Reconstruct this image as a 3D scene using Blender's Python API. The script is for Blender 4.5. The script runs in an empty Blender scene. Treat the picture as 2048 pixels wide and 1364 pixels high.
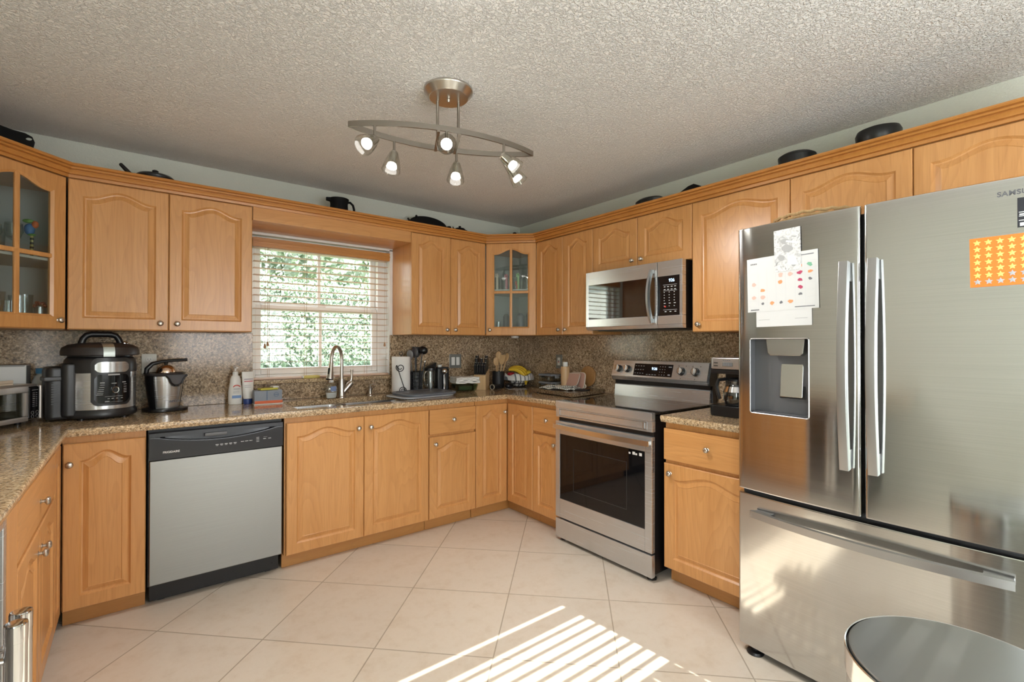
import bpy, bmesh, math, random
from mathutils import Vector, Matrix
random.seed(7)
PI = math.pi
sc = bpy.context.scene
COL = sc.collection

# ------------------------------------------------------------------ camera
F_PX, YAW, PITCH, ROLL = 958.48, math.radians(38.153), math.radians(0.373), math.radians(0.049)
cam_data = bpy.data.cameras.new('camera')
cam = bpy.data.objects.new('camera', cam_data)
COL.objects.link(cam)
cam_data.sensor_fit = 'HORIZONTAL'
cam_data.sensor_width = 36.0
cam_data.lens = F_PX * 36.0 / 2048.0
cam_data.clip_start = 0.02
_fw = Vector((math.sin(YAW), math.cos(YAW), 0)); _rt = Vector((math.cos(YAW), -math.sin(YAW), 0)); _up = Vector((0, 0, 1))
_f2 = _fw * math.cos(PITCH) + _up * math.sin(PITCH); _u2 = _up * math.cos(PITCH) - _fw * math.sin(PITCH)
_r3 = _rt * math.cos(ROLL) + _u2 * math.sin(ROLL); _u3 = _u2 * math.cos(ROLL) - _rt * math.sin(ROLL)
_m = Matrix((_r3, _u3, -_f2)).transposed().to_4x4()
_m.translation = Vector((-2.906, -3.5812, 1.2976))
cam.matrix_world = _m
sc.camera = cam

# ------------------------------------------------------------------ light and exposure
sc.view_settings.view_transform = 'Standard'
sc.view_settings.look = 'None'
sc.view_settings.gamma = 1.0
sc.view_settings.use_curve_mapping = False
sc.view_settings.exposure = 0.52
sc.cycles.max_bounces = 9
sc.cycles.diffuse_bounces = 5
sc.cycles.glossy_bounces = 5
sc.cycles.transparent_max_bounces = 16
sc.cycles.sample_clamp_indirect = 6.0
sc.cycles.caustics_reflective = False
sc.cycles.caustics_refractive = False

world = bpy.data.worlds.new('sky')
sc.world = world
world.use_nodes = True
_wn = world.node_tree
_bg = _wn.nodes['Background']
_bg.inputs[0].default_value = (0.86, 0.93, 1.0, 1)
_bg.inputs[1].default_value = 6.0

def lamp(name, kind, loc, direction, energy, color=(1, 1, 1), size=None, **kw):
    d = bpy.data.lights.new(name, kind)
    d.energy = energy; d.color = color
    if kind == 'AREA':
        d.shape = 'RECTANGLE'; d.size, d.size_y = size
    for k, v in kw.items(): setattr(d, k, v)
    o = bpy.data.objects.new(name, d); COL.objects.link(o)
    o.location = loc
    o.rotation_euler = Vector(direction).to_track_quat('-Z', 'Y').to_euler()
    return o
SUN_DIR = Vector((-0.10, 1.0, -0.69))
lamp('sun', 'SUN', (0, -8, 6), SUN_DIR, 15.0, (1.0, 0.95, 0.88), angle=0.003)
lamp('daylight_rear_window', 'AREA', (-1.75, -4.78, 1.5), (0, 1, 0.45), 36, (0.93, 0.96, 1.0), (1.5, 1.05))
lamp('fill_patio_side', 'AREA', (-3.74, -4.25, 1.1), (1, 0.3, 0.5), 16, (0.93, 0.96, 1.0), (0.8, 1.8))  # added fill lamp, set at the invented patio door to brighten the room

# ------------------------------------------------------------------ materials
MATS = {}
def new_mat(name):
    m = bpy.data.materials.new(name); m.use_nodes = True
    nt = m.node_tree
    return m, nt, nt.nodes['Principled BSDF']
def P(name, col, rough=0.5, metal=0.0, spec=0.5, coat=0.0, emit=None, estr=0.0):
    if name in MATS: return MATS[name]
    m, nt, b = new_mat(name)
    b.inputs['Base Color'].default_value = (*col, 1)
    b.inputs['Roughness'].default_value = rough
    b.inputs['Metallic'].default_value = metal
    b.inputs['Specular IOR Level'].default_value = spec
    b.inputs['Coat Weight'].default_value = coat
    if emit:
        b.inputs['Emission Color'].default_value = (*emit, 1); b.inputs['Emission Strength'].default_value = estr
    MATS[name] = m
    return m
def nd(nt, t, **kw):
    n = nt.nodes.new(t)
    for k, v in kw.items(): setattr(n, k, v)
    return n
def ramp(nt, stops, interp='LINEAR'):
    r = nd(nt, 'ShaderNodeValToRGB'); cr = r.color_ramp; cr.interpolation = interp
    while len(cr.elements) < len(stops): cr.elements.new(0.5)
    for e, (p, c) in zip(cr.elements, stops): e.position = p; e.color = (*c, 1)
    return r
def s2l(r, g, b):
    f = lambda c: (c / 255 / 12.92) if c / 255 <= 0.04045 else ((c / 255 + 0.055) / 1.055) ** 2.4
    return (f(r), f(g), f(b))

def wood_mat(name, light, mid, dark, horizontal=False, rough=0.33, grain=1.0, coat=0.15):
    m, nt, b = new_mat(name); L = nt.links
    tc = nd(nt, 'ShaderNodeTexCoord'); oi = nd(nt, 'ShaderNodeObjectInfo')
    add = nd(nt, 'ShaderNodeVectorMath', operation='ADD'); mul = nd(nt, 'ShaderNodeVectorMath', operation='SCALE')
    comb = nd(nt, 'ShaderNodeCombineXYZ')
    for i in range(3): L.new(oi.outputs['Random'], comb.inputs[i])
    L.new(comb.outputs[0], mul.inputs[0]); mul.inputs['Scale'].default_value = 13.0
    L.new(tc.outputs['Object'], add.inputs[0]); L.new(mul.outputs[0], add.inputs[1])
    mp = nd(nt, 'ShaderNodeMapping')
    mp.inputs['Scale'].default_value = (1.1, 12, 12) if horizontal else (12, 12, 1.1)
    L.new(add.outputs[0], mp.inputs[0])
    n1 = nd(nt, 'ShaderNodeTexNoise'); n1.inputs['Scale'].default_value = 1.0; n1.inputs['Detail'].default_value = 3; n1.inputs['Distortion'].default_value = 0.6
    L.new(mp.outputs[0], n1.inputs['Vector'])
    # cathedral figure: contour lines of a stretched low noise
    mp3 = nd(nt, 'ShaderNodeMapping'); mp3.inputs['Scale'].default_value = (0.8, 5, 5) if horizontal else (5, 5, 0.8)
    L.new(add.outputs[0], mp3.inputs[0])
    n3 = nd(nt, 'ShaderNodeTexNoise'); n3.inputs['Scale'].default_value = 1.0; n3.inputs['Detail'].default_value = 1.5
    L.new(mp3.outputs[0], n3.inputs['Vector'])
    mm = nd(nt, 'ShaderNodeMath', operation='MULTIPLY'); mm.inputs[1].default_value = 22.0; L.new(n3.outputs['Fac'], mm.inputs[0])
    fr = nd(nt, 'ShaderNodeMath', operation='FRACT'); L.new(mm.outputs[0], fr.inputs[0])
    r3 = ramp(nt, [(0.0, (0.0,) * 3), (0.6, (0.3,) * 3), (0.93, (0.8,) * 3), (1.0, (0.0,) * 3)]); L.new(fr.outputs[0], r3.inputs[0])
    # fine pores
    mp2 = nd(nt, 'ShaderNodeMapping'); mp2.inputs['Scale'].default_value = (7, 190, 190) if horizontal else (190, 190, 7)
    L.new(add.outputs[0], mp2.inputs[0])
    n2 = nd(nt, 'ShaderNodeTexNoise'); n2.inputs['Scale'].default_value = 1.0; n2.inputs['Detail'].default_value = 2
    L.new(mp2.outputs[0], n2.inputs['Vector'])
    cr = ramp(nt, [(0.25, mid), (0.55, light), (0.8, mid)]); L.new(n1.outputs['Fac'], cr.inputs[0])
    mx = nd(nt, 'ShaderNodeMix', data_type='RGBA'); mx.inputs['B'].default_value = (*dark, 1)
    k = nd(nt, 'ShaderNodeMath', operation='MULTIPLY'); k.inputs[1].default_value = 0.26 * grain; L.new(r3.outputs[0], k.inputs[0])
    L.new(k.outputs[0], mx.inputs['Factor']); L.new(cr.outputs[0], mx.inputs['A'])
    mx2 = nd(nt, 'ShaderNodeMix', data_type='RGBA'); mx2.inputs['B'].default_value = (*dark, 1)
    k2 = nd(nt, 'ShaderNodeMapRange'); k2.inputs['From Min'].default_value = 0.5; k2.inputs['From Max'].default_value = 0.8; k2.inputs['To Max'].default_value = 0.35 * grain
    L.new(n2.outputs['Fac'], k2.inputs['Value'])
    L.new(k2.outputs[0], mx2.inputs['Factor']); L.new(mx.outputs['Result'], mx2.inputs['A'])
    L.new(mx2.outputs['Result'], b.inputs['Base Color'])
    b.inputs['Roughness'].default_value = rough; b.inputs['Coat Weight'].default_value = coat; b.inputs['Coat Roughness'].default_value = 0.25
    MATS[name] = m
    return m
_wl, _wm, _wd = (0.63, 0.315, 0.112), (0.565, 0.266, 0.086), (0.36, 0.145, 0.036)
WOOD = wood_mat('maple_wood', _wl, _wm, _wd)
WOODH = wood_mat('maple_wood_horizontal', _wl, _wm, _wd, horizontal=True)
CROWN = wood_mat('crown_wood', (0.53, 0.228, 0.055), (0.47, 0.19, 0.042), (0.30, 0.105, 0.02), horizontal=True, grain=0.5)
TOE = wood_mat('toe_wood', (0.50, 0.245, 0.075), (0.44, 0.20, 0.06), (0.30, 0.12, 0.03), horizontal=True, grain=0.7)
BOARD = wood_mat('pale_board', (0.72, 0.50, 0.27), (0.66, 0.44, 0.22), (0.5, 0.3, 0.13), rough=0.5, coat=0)
SPOONW = wood_mat('spoon_wood', (0.62, 0.40, 0.20), (0.5, 0.3, 0.14), (0.36, 0.19, 0.08), rough=0.55, coat=0)

def granite(name, base, dark, light, rough, sc1=95.0, spec=0.5):
    m, nt, b = new_mat(name); L = nt.links
    tc = nd(nt, 'ShaderNodeTexCoord')
    v = nd(nt, 'ShaderNodeTexVoronoi'); v.inputs['Scale'].default_value = sc1 * 2.2
    L.new(tc.outputs['Object'], v.inputs['Vector'])
    sep = nd(nt, 'ShaderNodeSeparateColor'); L.new(v.outputs['Color'], sep.inputs[0])
    r1 = ramp(nt, [(0.0, dark), (0.2, dark), (0.34, base), (0.66, base), (0.82, light), (1.0, light)]); L.new(sep.outputs[0], r1.inputs[0])
    n = nd(nt, 'ShaderNodeTexNoise'); n.inputs['Scale'].default_value = sc1; n.inputs['Detail'].default_value = 3
    L.new(tc.outputs['Object'], n.inputs['Vector'])
    r2 = ramp(nt, [(0.36, dark), (0.5, base), (0.66, light)]); L.new(n.outputs['Fac'], r2.inputs[0])
    mx = nd(nt, 'ShaderNodeMix', data_type='RGBA'); mx.inputs['Factor'].default_value = 0.5
    L.new(r1.outputs[0], mx.inputs['A']); L.new(r2.outputs[0], mx.inputs['B'])
    n2 = nd(nt, 'ShaderNodeTexNoise'); n2.inputs['Scale'].default_value = 4.0; L.new(tc.outputs['Object'], n2.inputs['Vector'])
    r4 = ramp(nt, [(0.3, (0.82, 0.82, 0.82)), (0.7, (1.12, 1.12, 1.12))]); L.new(n2.outputs['Fac'], r4.inputs[0])
    mm = nd(nt, 'ShaderNodeMix', data_type='RGBA', blend_type='MULTIPLY'); mm.inputs['Factor'].default_value = 1.0
    L.new(mx.outputs['Result'], mm.inputs['A']); L.new(r4.outputs[0], mm.inputs['B'])
    L.new(mm.outputs['Result'], b.inputs['Base Color'])
    b.inputs['Roughness'].default_value = rough; b.inputs['Specular IOR Level'].default_value = spec
    MATS[name] = m
    return m
GRAN = granite('counter_granite', s2l(186, 156, 118), s2l(104, 86, 68), s2l(232, 210, 176), 0.09)
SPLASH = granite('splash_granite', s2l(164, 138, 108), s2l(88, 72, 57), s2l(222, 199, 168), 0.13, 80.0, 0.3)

def steel(name, col=(0.60, 0.60, 0.59), rough=0.24, aniso=0.75, rot=0.25, axis='Z', streak=0.05, metal=1.0):
    m, nt, b = new_mat(name); L = nt.links
    b.inputs['Metallic'].default_value = metal
    b.inputs['Anisotropic'].default_value = aniso
    b.inputs['Anisotropic Rotation'].default_value = rot
    tg = nd(nt, 'ShaderNodeTangent', direction_type='RADIAL', axis=axis); L.new(tg.outputs[0], b.inputs['Tangent'])
    tc = nd(nt, 'ShaderNodeTexCoord'); mp = nd(nt, 'ShaderNodeMapping'); mp.inputs['Scale'].default_value = (2.0, 2.0, 420)
    L.new(tc.outputs['Object'], mp.inputs[0])
    n = nd(nt, 'ShaderNodeTexNoise'); n.inputs['Scale'].default_value = 1.0; n.inputs['Detail'].default_value = 2; L.new(mp.outputs[0], n.inputs['Vector'])
    lo = tuple(c * (1 - streak) for c in col); hi = tuple(min(1, c * (1 + streak)) for c in col)
    r = ramp(nt, [(0.3, lo), (0.7, hi)]); L.new(n.outputs['Fac'], r.inputs[0]); L.new(r.outputs[0], b.inputs['Base Color'])
    mr = nd(nt, 'ShaderNodeMapRange'); mr.inputs['To Min'].default_value = rough * 0.85; mr.inputs['To Max'].default_value = rough * 1.15
    L.new(n.outputs['Fac'], mr.inputs['Value']); L.new(mr.outputs[0], b.inputs['Roughness'])
    MATS[name] = m
    return m
STEEL = steel('brushed_steel', (.60, .60, .605), .26, metal=.8)
FRIDGE = steel('fridge_steel', (0.62, 0.62, 0.61), 0.10, 0.88)
DWSTEEL = steel('dishwasher_steel', (0.31, 0.31, 0.298), 0.46, 0.4)
NICKEL = P('brushed_nickel', (0.58, 0.54, 0.49), 0.28, 1.0)
BARMETAL = P('bar_nickel', (0.33, 0.30, 0.265), 0.36, 1.0)
CHROME = P('chrome', (0.78, 0.78, 0.78), 0.08, 1.0)
HANDLE = P('handle_steel', (0.46, 0.46, 0.465), 0.34, 1.0)
BLACKGLASS = P('black_glass', (0.004, 0.004, 0.005), 0.03, 0, 0.5)
BLACKGLASS.node_tree.nodes['Principled BSDF'].inputs['IOR'].default_value = 2.2
KEYBLACK = P('keypad_black', (0.005, 0.005, 0.006), 0.12, 0, 0.4)
OVENGLASS = P('oven_black_glass', (0.004, 0.004, 0.005), 0.04, 0, 0.45)
BLACKPL = P('black_plastic', (0.007, 0.007, 0.008), 0.33)
BLACKSOFT = P('soft_black', (0.011, 0.011, 0.012), 0.5)
DWBLACK = P('panel_black', (0.012, 0.012, 0.016), 0.30)
IRON = P('cast_iron', (0.006, 0.006, 0.006), 0.35)
IRONMATTE = P('iron_matte', (0.005, 0.005, 0.005), 0.7, spec=0.2)
WHITEPL = P('white_plastic', (0.78, 0.77, 0.74), 0.35)
WHITE = P('white_paint', (0.80, 0.79, 0.76), 0.45)
PAPER = P('paper', (0.66, 0.66, 0.66), 0.7)
INK = P('ink_grey', (0.16, 0.16, 0.18), 0.6)
MARK = P('white_marks', (0.72, 0.72, 0.72), 0.5)
GREYMARK = P('grey_marks', (0.30, 0.30, 0.31), 0.5)

def thin_glass(name, tint=(0.93, 0.97, 0.95), refl=1.0, ior=1.45):
    m = bpy.data.materials.new(name); m.use_nodes = True; nt = m.node_tree; L = nt.links
    for n in list(nt.nodes):
        if n.type == 'BSDF_PRINCIPLED': nt.nodes.remove(n)
    out = [n for n in nt.nodes if n.type == 'OUTPUT_MATERIAL'][0]
    t = nd(nt, 'ShaderNodeBsdfTransparent'); t.inputs[0].default_value = (*tint, 1)
    g = nd(nt, 'ShaderNodeBsdfGlossy'); g.inputs['Roughness'].default_value = 0.02
    lw = nd(nt, 'ShaderNodeLayerWeight'); lw.inputs[0].default_value = 0.5
    f5 = nd(nt, 'ShaderNodeMath', operation='POWER'); f5.inputs[1].default_value = 4.0; L.new(lw.outputs['Facing'], f5.inputs[0])
    r0 = ((ior - 1) / (ior + 1)) ** 2
    k = nd(nt, 'ShaderNodeMath', operation='MULTIPLY_ADD', use_clamp=True); k.inputs[1].default_value = (1 - r0) * min(refl, 1) * .8; k.inputs[2].default_value = r0 * refl * 1.6
    L.new(f5.outputs[0], k.inputs[0])
    mx = nd(nt, 'ShaderNodeMixShader'); L.new(k.outputs[0], mx.inputs[0]); L.new(t.outputs[0], mx.inputs[1]); L.new(g.outputs[0], mx.inputs[2])
    L.new(mx.outputs[0], out.inputs[0])
    MATS[name] = m
    return m
PANE = thin_glass('window_glass', (0.96, 0.98, 0.97), 0.6)
CABGLASS = thin_glass('cabinet_glass', (0.88, 0.92, 0.92), .85, 1.55)
CLEAR = thin_glass('clear_glass', (0.94, 0.96, 0.95), 1.6)
GREENGLASS = thin_glass('green_glass', (0.62, 0.74, 0.66), 1.4)

def floor_mat():
    m, nt, b = new_mat('floor_tile'); L = nt.links
    tc = nd(nt, 'ShaderNodeTexCoord'); mp = nd(nt, 'ShaderNodeMapping')
    a = math.radians(45)
    mp.inputs['Rotation'].default_value = (0, 0, a)
    # a grout crossing sits at (-1.375, -1.607); tiles are 0.512 m square, laid on the diagonal
    px, py = -1.375, -1.607
    mp.inputs['Location'].default_value = (-(px * math.cos(a) - py * math.sin(a)), -(px * math.sin(a) + py * math.cos(a)), 0)
    L.new(tc.outputs['Object'], mp.inputs[0])
    br = nd(nt, 'ShaderNodeTexBrick'); br.offset = 0.0; br.squash = 1.0
    br.inputs['Scale'].default_value = 1.0; br.inputs['Brick Width'].default_value = 0.512; br.inputs['Row Height'].default_value = 0.512
    br.inputs['Mortar Size'].default_value = 0.0032; br.inputs['Mortar Smooth'].default_value = 0.3; br.inputs['Bias'].default_value = 0
    br.inputs['Color1'].default_value = (0.97, 0.97, 0.97, 1); br.inputs['Color2'].default_value = (1.03, 1.02, 1.0, 1); br.inputs['Mortar'].default_value = (0.60, 0.57, 0.52, 1)
    L.new(mp.outputs[0], br.inputs['Vector'])
    n = nd(nt, 'ShaderNodeTexNoise'); n.inputs['Scale'].default_value = 9.0; n.inputs['Detail'].default_value = 9; n.inputs['Roughness'].default_value = 0.72; n.inputs['Distortion'].default_value = 0.15
    L.new(tc.outputs['Object'], n.inputs['Vector'])
    r = ramp(nt, [(0.30, (0.62, 0.525, 0.42)), (0.46, (0.68, 0.595, 0.495)), (0.55, (0.70, 0.62, 0.525)), (0.72, (0.66, 0.57, 0.465))]); L.new(n.outputs['Fac'], r.inputs[0])
    mx = nd(nt, 'ShaderNodeMix', data_type='RGBA', blend_type='MULTIPLY'); mx.inputs['Factor'].default_value = 1.0
    L.new(r.outputs[0], mx.inputs['A']); L.new(br.outputs['Color'], mx.inputs['B'])
    L.new(mx.outputs['Result'], b.inputs['Base Color'])
    rr = nd(nt, 'ShaderNodeMapRange'); rr.inputs['To Min'].default_value = 0.30; rr.inputs['To Max'].default_value = 0.8; L.new(br.outputs['Fac'], rr.inputs['Value']); L.new(rr.outputs[0], b.inputs['Roughness'])
    bp = nd(nt, 'ShaderNodeBump'); bp.inputs['Strength'].default_value = 0.35; bp.inputs['Distance'].default_value = 0.002; bp.invert = True
    L.new(br.outputs['Fac'], bp.inputs['Height']); L.new(bp.outputs[0], b.inputs['Normal'])
    return m
def plaster_mat(name, col, scale, strength, dist, rough=0.9):
    m, nt, b = new_mat(name); L = nt.links
    tc = nd(nt, 'ShaderNodeTexCoord')
    n = nd(nt, 'ShaderNodeTexNoise'); n.inputs['Scale'].default_value = scale; n.inputs['Detail'].default_value = 3.5; n.inputs['Roughness'].default_value = 0.55; n.inputs['Distortion'].default_value = 0.8
    L.new(tc.outputs['Object'], n.inputs['Vector'])
    r = ramp(nt, [(0.42, (0, 0, 0)), (0.58, (1, 1, 1))]); L.new(n.outputs['Fac'], r.inputs[0])
    bp = nd(nt, 'ShaderNodeBump'); bp.inputs['Strength'].default_value = strength; bp.inputs['Distance'].default_value = dist
    L.new(r.outputs[0], bp.inputs['Height']); L.new(bp.outputs[0], b.inputs['Normal'])
    b.inputs['Base Color'].default_value = (*col, 1); b.inputs['Roughness'].default_value = rough; b.inputs['Specular IOR Level'].default_value = 0.2
    return m
FLOOR = floor_mat()
CEIL = plaster_mat('ceiling_texture', (0.87, 0.855, 0.83), 88.0, 0.9, 0.006)
WALL = plaster_mat('sage_wall', (0.66, 0.675, 0.60), 90.0, 0.3, 0.002)

# ------------------------------------------------------------------ mesh helpers
class MB:
    """collects shapes and links them as ONE mesh object"""
    def __init__(self): self.bm = bmesh.new()
    def merge(self, t, M=None):
        mp = {}
        for v in t.verts: mp[v] = self.bm.verts.new(M @ v.co if M else v.co)
        for f in t.faces:
            try: nf = self.bm.faces.new([mp[v] for v in f.verts]); nf.material_index = f.material_index
            except ValueError: pass
        t.free(); return self
    def box(self, x0, x1, y0, y1, z0, z1, bev=0.0, seg=2, M=None):
        t = bmesh.new(); bmesh.ops.create_cube(t, size=1)
        for v in t.verts: v.co = Vector(((x0 + x1) / 2 + v.co.x * (x1 - x0), (y0 + y1) / 2 + v.co.y * (y1 - y0), (z0 + z1) / 2 + v.co.z * (z1 - z0)))
        if bev: bmesh.ops.bevel(t, geom=list(t.edges), offset=min(bev, 0.49 * min(abs(x1 - x0), abs(y1 - y0), abs(z1 - z0))), segments=seg, profile=0.5, affect='EDGES')
        return self.merge(t, M)
    def lathe(self, prof, seg=28, M=None, sx=1.0, sy=1.0):
        t = bmesh.new(); rings = []
        for r, z in prof:
            if r <= 1e-6: rings.append([t.verts.new((0, 0, z))])
            else: rings.append([t.verts.new((sx * r * math.cos(2 * PI * i / seg), sy * r * math.sin(2 * PI * i / seg), z)) for i in range(seg)])
        for a, b in zip(rings, rings[1:]):
            for i in range(seg):
                j = (i + 1) % seg
                if len(a) == 1 and len(b) == 1: continue
                if len(a) == 1: t.faces.new((a[0], b[j], b[i]))
                elif len(b) == 1: t.faces.new((a[i], a[j], b[0]))
                else: t.faces.new((a[i], a[j], b[j], b[i]))
        bmesh.ops.recalc_face_normals(t, faces=t.faces)
        return self.merge(t, M)
    def tube(self, pts, rad, seg=10, M=None, caps=True, sec=None, up=None, closed=False):
        """sweep a circle (or a 2-D section sec) along pts"""
        pts = [Vector(p) for p in pts]; n = len(pts)
        rads = rad if isinstance(rad, (list, tuple)) else [rad] * n
        t = bmesh.new(); rings = []; prev = None
        for i, p in enumerate(pts):
            if closed: d = pts[(i + 1) % n] - pts[i - 1]
            else: d = (pts[min(i + 1, n - 1)] - pts[max(i - 1, 0)])
            d.normalize()
            if up is not None: u = Vector(up)
            elif prev is None: u = Vector((0, 0, 1)) if abs(d.z) < 0.9 else Vector((1, 0, 0))
            else: u = prev
            s = d.cross(u).normalized(); u = s.cross(d).normalized(); prev = u
            if sec: ring = [t.verts.new(p + s * a * rads[i] + u * b * rads[i]) for a, b in sec]
            else: ring = [t.verts.new(p + (s * math.cos(2 * PI * k / seg) + u * math.sin(2 * PI * k / seg)) * rads[i]) for k in range(seg)]
            rings.append(ring)
        m = len(rings[0])
        for q in range(n if closed else n - 1):
            a, b = rings[q], rings[(q + 1) % n]
            for k in range(m): t.faces.new((a[k], a[(k + 1) % m], b[(k + 1) % m], b[k]))
        if caps and not closed: t.faces.new(rings[0][::-1]); t.faces.new(rings[-1])
        bmesh.ops.recalc_face_normals(t, faces=t.faces)
        return self.merge(t, M)
    def prism(self, outline, z0, z1, M=None, bev=0.0, seg=2):
        """2-D outline in local xy extruded along local z"""
        t = bmesh.new()
        f = t.faces.new([t.verts.new((x, y, z0)) for x, y in outline])
        r = bmesh.ops.extrude_face_region(t, geom=[f])
        for v in r['geom']:
            if isinstance(v, bmesh.types.BMVert): v.co.z = z1
        bmesh.ops.recalc_face_normals(t, faces=t.faces)
        if bev: bmesh.ops.bevel(t, geom=[e for e in t.edges if abs(e.verts[0].co.z - e.verts[1].co.z) < 1e-7], offset=bev, segments=seg, profile=0.5, affect='EDGES')
        return self.merge(t, M)
    def sphere(self, c, r, seg=20, M=None):
        t = bmesh.new(); bmesh.ops.create_uvsphere(t, u_segments=seg, v_segments=max(8, seg // 2), radius=1)
        rr = r if isinstance(r, (tuple, list)) else (r, r, r)
        for v in t.verts: v.co = Vector((c[0] + v.co.x * rr[0], c[1] + v.co.y * rr[1], c[2] + v.co.z * rr[2]))
        return self.merge(t, M)
    def quad(self, *pts, M=None):
        t = bmesh.new(); t.faces.new([t.verts.new(p) for p in pts]); return self.merge(t, M)
    def build(self, name, mat, parent=None, loc=(0, 0, 0), rot=(0, 0, 0), angle=38, flat=False):
        bm = self.bm; bm.normal_update()
        ca = math.radians(angle)
        if not flat:
            for f in bm.faces: f.smooth = True
            for e in bm.edges:
                if len(e.link_faces) != 2 or e.calc_face_angle(0) > ca: e.smooth = False
        me = bpy.data.meshes.new(name); bm.to_mesh(me); bm.free()
        me.materials.append(mat)
        o = bpy.data.objects.new(name, me); COL.objects.link(o)
        o.location = loc; o.rotation_euler = rot
        if parent: o.parent = parent
        if not flat:
            wn = o.modifiers.new('weighted_normals', 'WEIGHTED_NORMAL'); wn.keep_sharp = True; wn.weight = 80
        return o
def tag(o, label=None, cat=None, group=None, kind=None):
    if label: o['label'] = label
    if cat: o['category'] = cat
    if group: o['group'] = group
    if kind: o['kind'] = kind
    return o
def thing(name, label, cat, loc=(0, 0, 0), rz=0.0, group=None):
    o = bpy.data.objects.new(name, None); COL.objects.link(o)
    o.empty_display_size = 0.05
    o.location = loc; o.rotation_euler = (0, 0, rz)
    return tag(o, label, cat, group)
def structure(o): return tag(o, kind='structure')
def kids(o): return [c for c in bpy.data.objects if c.parent == o]
def copy_tree(o, parent=None, loc=None, rz=None):
    c = o.copy(); COL.objects.link(c)
    if parent: c.parent = parent
    if loc is not None: c.location = loc
    if rz is not None: c.rotation_euler = (0, 0, rz)
    for ch in kids(o): copy_tree(ch, c)
    return c
def text(name, s, size, mat, parent, loc, rot=(PI / 2, 0, 0), align='LEFT', bold=0.0, space=1.0):
    cu = bpy.data.curves.new(name, 'FONT'); cu.body = s; cu.size = size; cu.extrude = 0.0002; cu.align_x = align; cu.offset = bold; cu.space_character = space
    cu.materials.append(mat)
    o = bpy.data.objects.new(name, cu); COL.objects.link(o)
    o.location = loc; o.rotation_euler = rot
    me = bpy.data.meshes.new_from_object(o); bpy.data.objects.remove(o); bpy.data.curves.remove(cu)
    o = bpy.data.objects.new(name, me); COL.objects.link(o); o.location = loc; o.rotation_euler = rot
    if parent: o.parent = parent
    return o
def Rz(a): return Matrix.Rotation(a, 4, 'Z')
def Rx(a): return Matrix.Rotation(a, 4, 'X')
def Ry(a): return Matrix.Rotation(a, 4, 'Y')
def T(x, y, z): return Matrix.Translation((x, y, z))
def rrect(x0, x1, y0, y1, r, n=6):
    pts = []
    for cx, cy, a0 in ((x1 - r, y0 + r, -90), (x1 - r, y1 - r, 0), (x0 + r, y1 - r, 90), (x0 + r, y0 + r, 180)):
        for k in range(n + 1):
            a = math.radians(a0 + 90 * k / n); pts.append((cx + r * math.cos(a), cy + r * math.sin(a)))
    return pts
def arc(cx, cy, r, a0, a1, n):
    return [(cx + r * math.cos(math.radians(a0 + (a1 - a0) * k / n)), cy + r * math.sin(math.radians(a0 + (a1 - a0) * k / n))) for k in range(n + 1)]
def molding(mb, path, prof):
    """sweep a closed (out, z) profile along a 2-D path, mitred; out is to the right of travel"""
    n = len(path); dirs = [(Vector(path[i + 1]) - Vector(path[i])).normalized() for i in range(n - 1)]
    nor = [Vector((d.y, -d.x)) for d in dirs]
    t = bmesh.new(); rings = []
    for i in range(n):
        if i == 0: o = nor[0]
        elif i == n - 1: o = nor[-1]
        else: o = (nor[i - 1] + nor[i]) / (1 + nor[i - 1].dot(nor[i]))
        rings.append([t.verts.new((path[i][0] + o.x * q, path[i][1] + o.y * q, z)) for q, z in prof])
    m = len(prof)
    for a, b in zip(rings, rings[1:]):
        for k in range(m): t.faces.new((a[k], a[(k + 1) % m], b[(k + 1) % m], b[k]))
    t.faces.new(rings[0][::-1]); t.faces.new(rings[-1])
    bmesh.ops.recalc_face_normals(t, faces=t.faces)
    mb.merge(t)

# ================================================================== THE ROOM
X_L, Y_R, H_C = -3.805, -4.85, 2.419
W1 = (-2.30, -1.325, 1.055, 2.036)           # sink window opening
W2 = (-2.60, -0.88, 0.92, 2.200)              # rear window opening
structure(MB().box(X_L - .2, .2, Y_R - .2, .2, -.12, 0).build('floor', FLOOR))
structure(MB().box(X_L - .2, .2, Y_R - .2, .2, H_C, H_C + .25).build('ceiling', CEIL))
wb = MB()
for a in ((X_L - .2, W1[0], 0, H_C), (W1[1], .2, 0, H_C), (W1[0], W1[1], 0, W1[2]), (W1[0], W1[1], W1[3], H_C)):
    wb.box(a[0], a[1], 0, .2, a[2], a[3])
structure(wb.build('wall_back', WALL))
structure(MB().box(0, .2, Y_R, 0, 0, H_C).build('wall_right', WALL))
wl = MB()
PD = (-4.70, -3.80, 0.0, 2.05)
for y0, y1, z0, z1 in ((PD[1], 0, 0, H_C), (Y_R, PD[0], 0, H_C), (PD[0], PD[1], PD[3], H_C)):
    wl.box(X_L - .2, X_L, y0, y1, z0, z1)
structure(wl.build('wall_left', WALL))
wr = MB()
for a in ((X_L, W2[0], 0, H_C), (W2[1], 0, 0, H_C), (W2[0], W2[1], 0, W2[2]), (W2[0], W2[1], W2[3], H_C)):
    wr.box(a[0], a[1], Y_R - .2, Y_R, a[2], a[3])
structure(wr.build('wall_rear', WALL))

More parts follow.
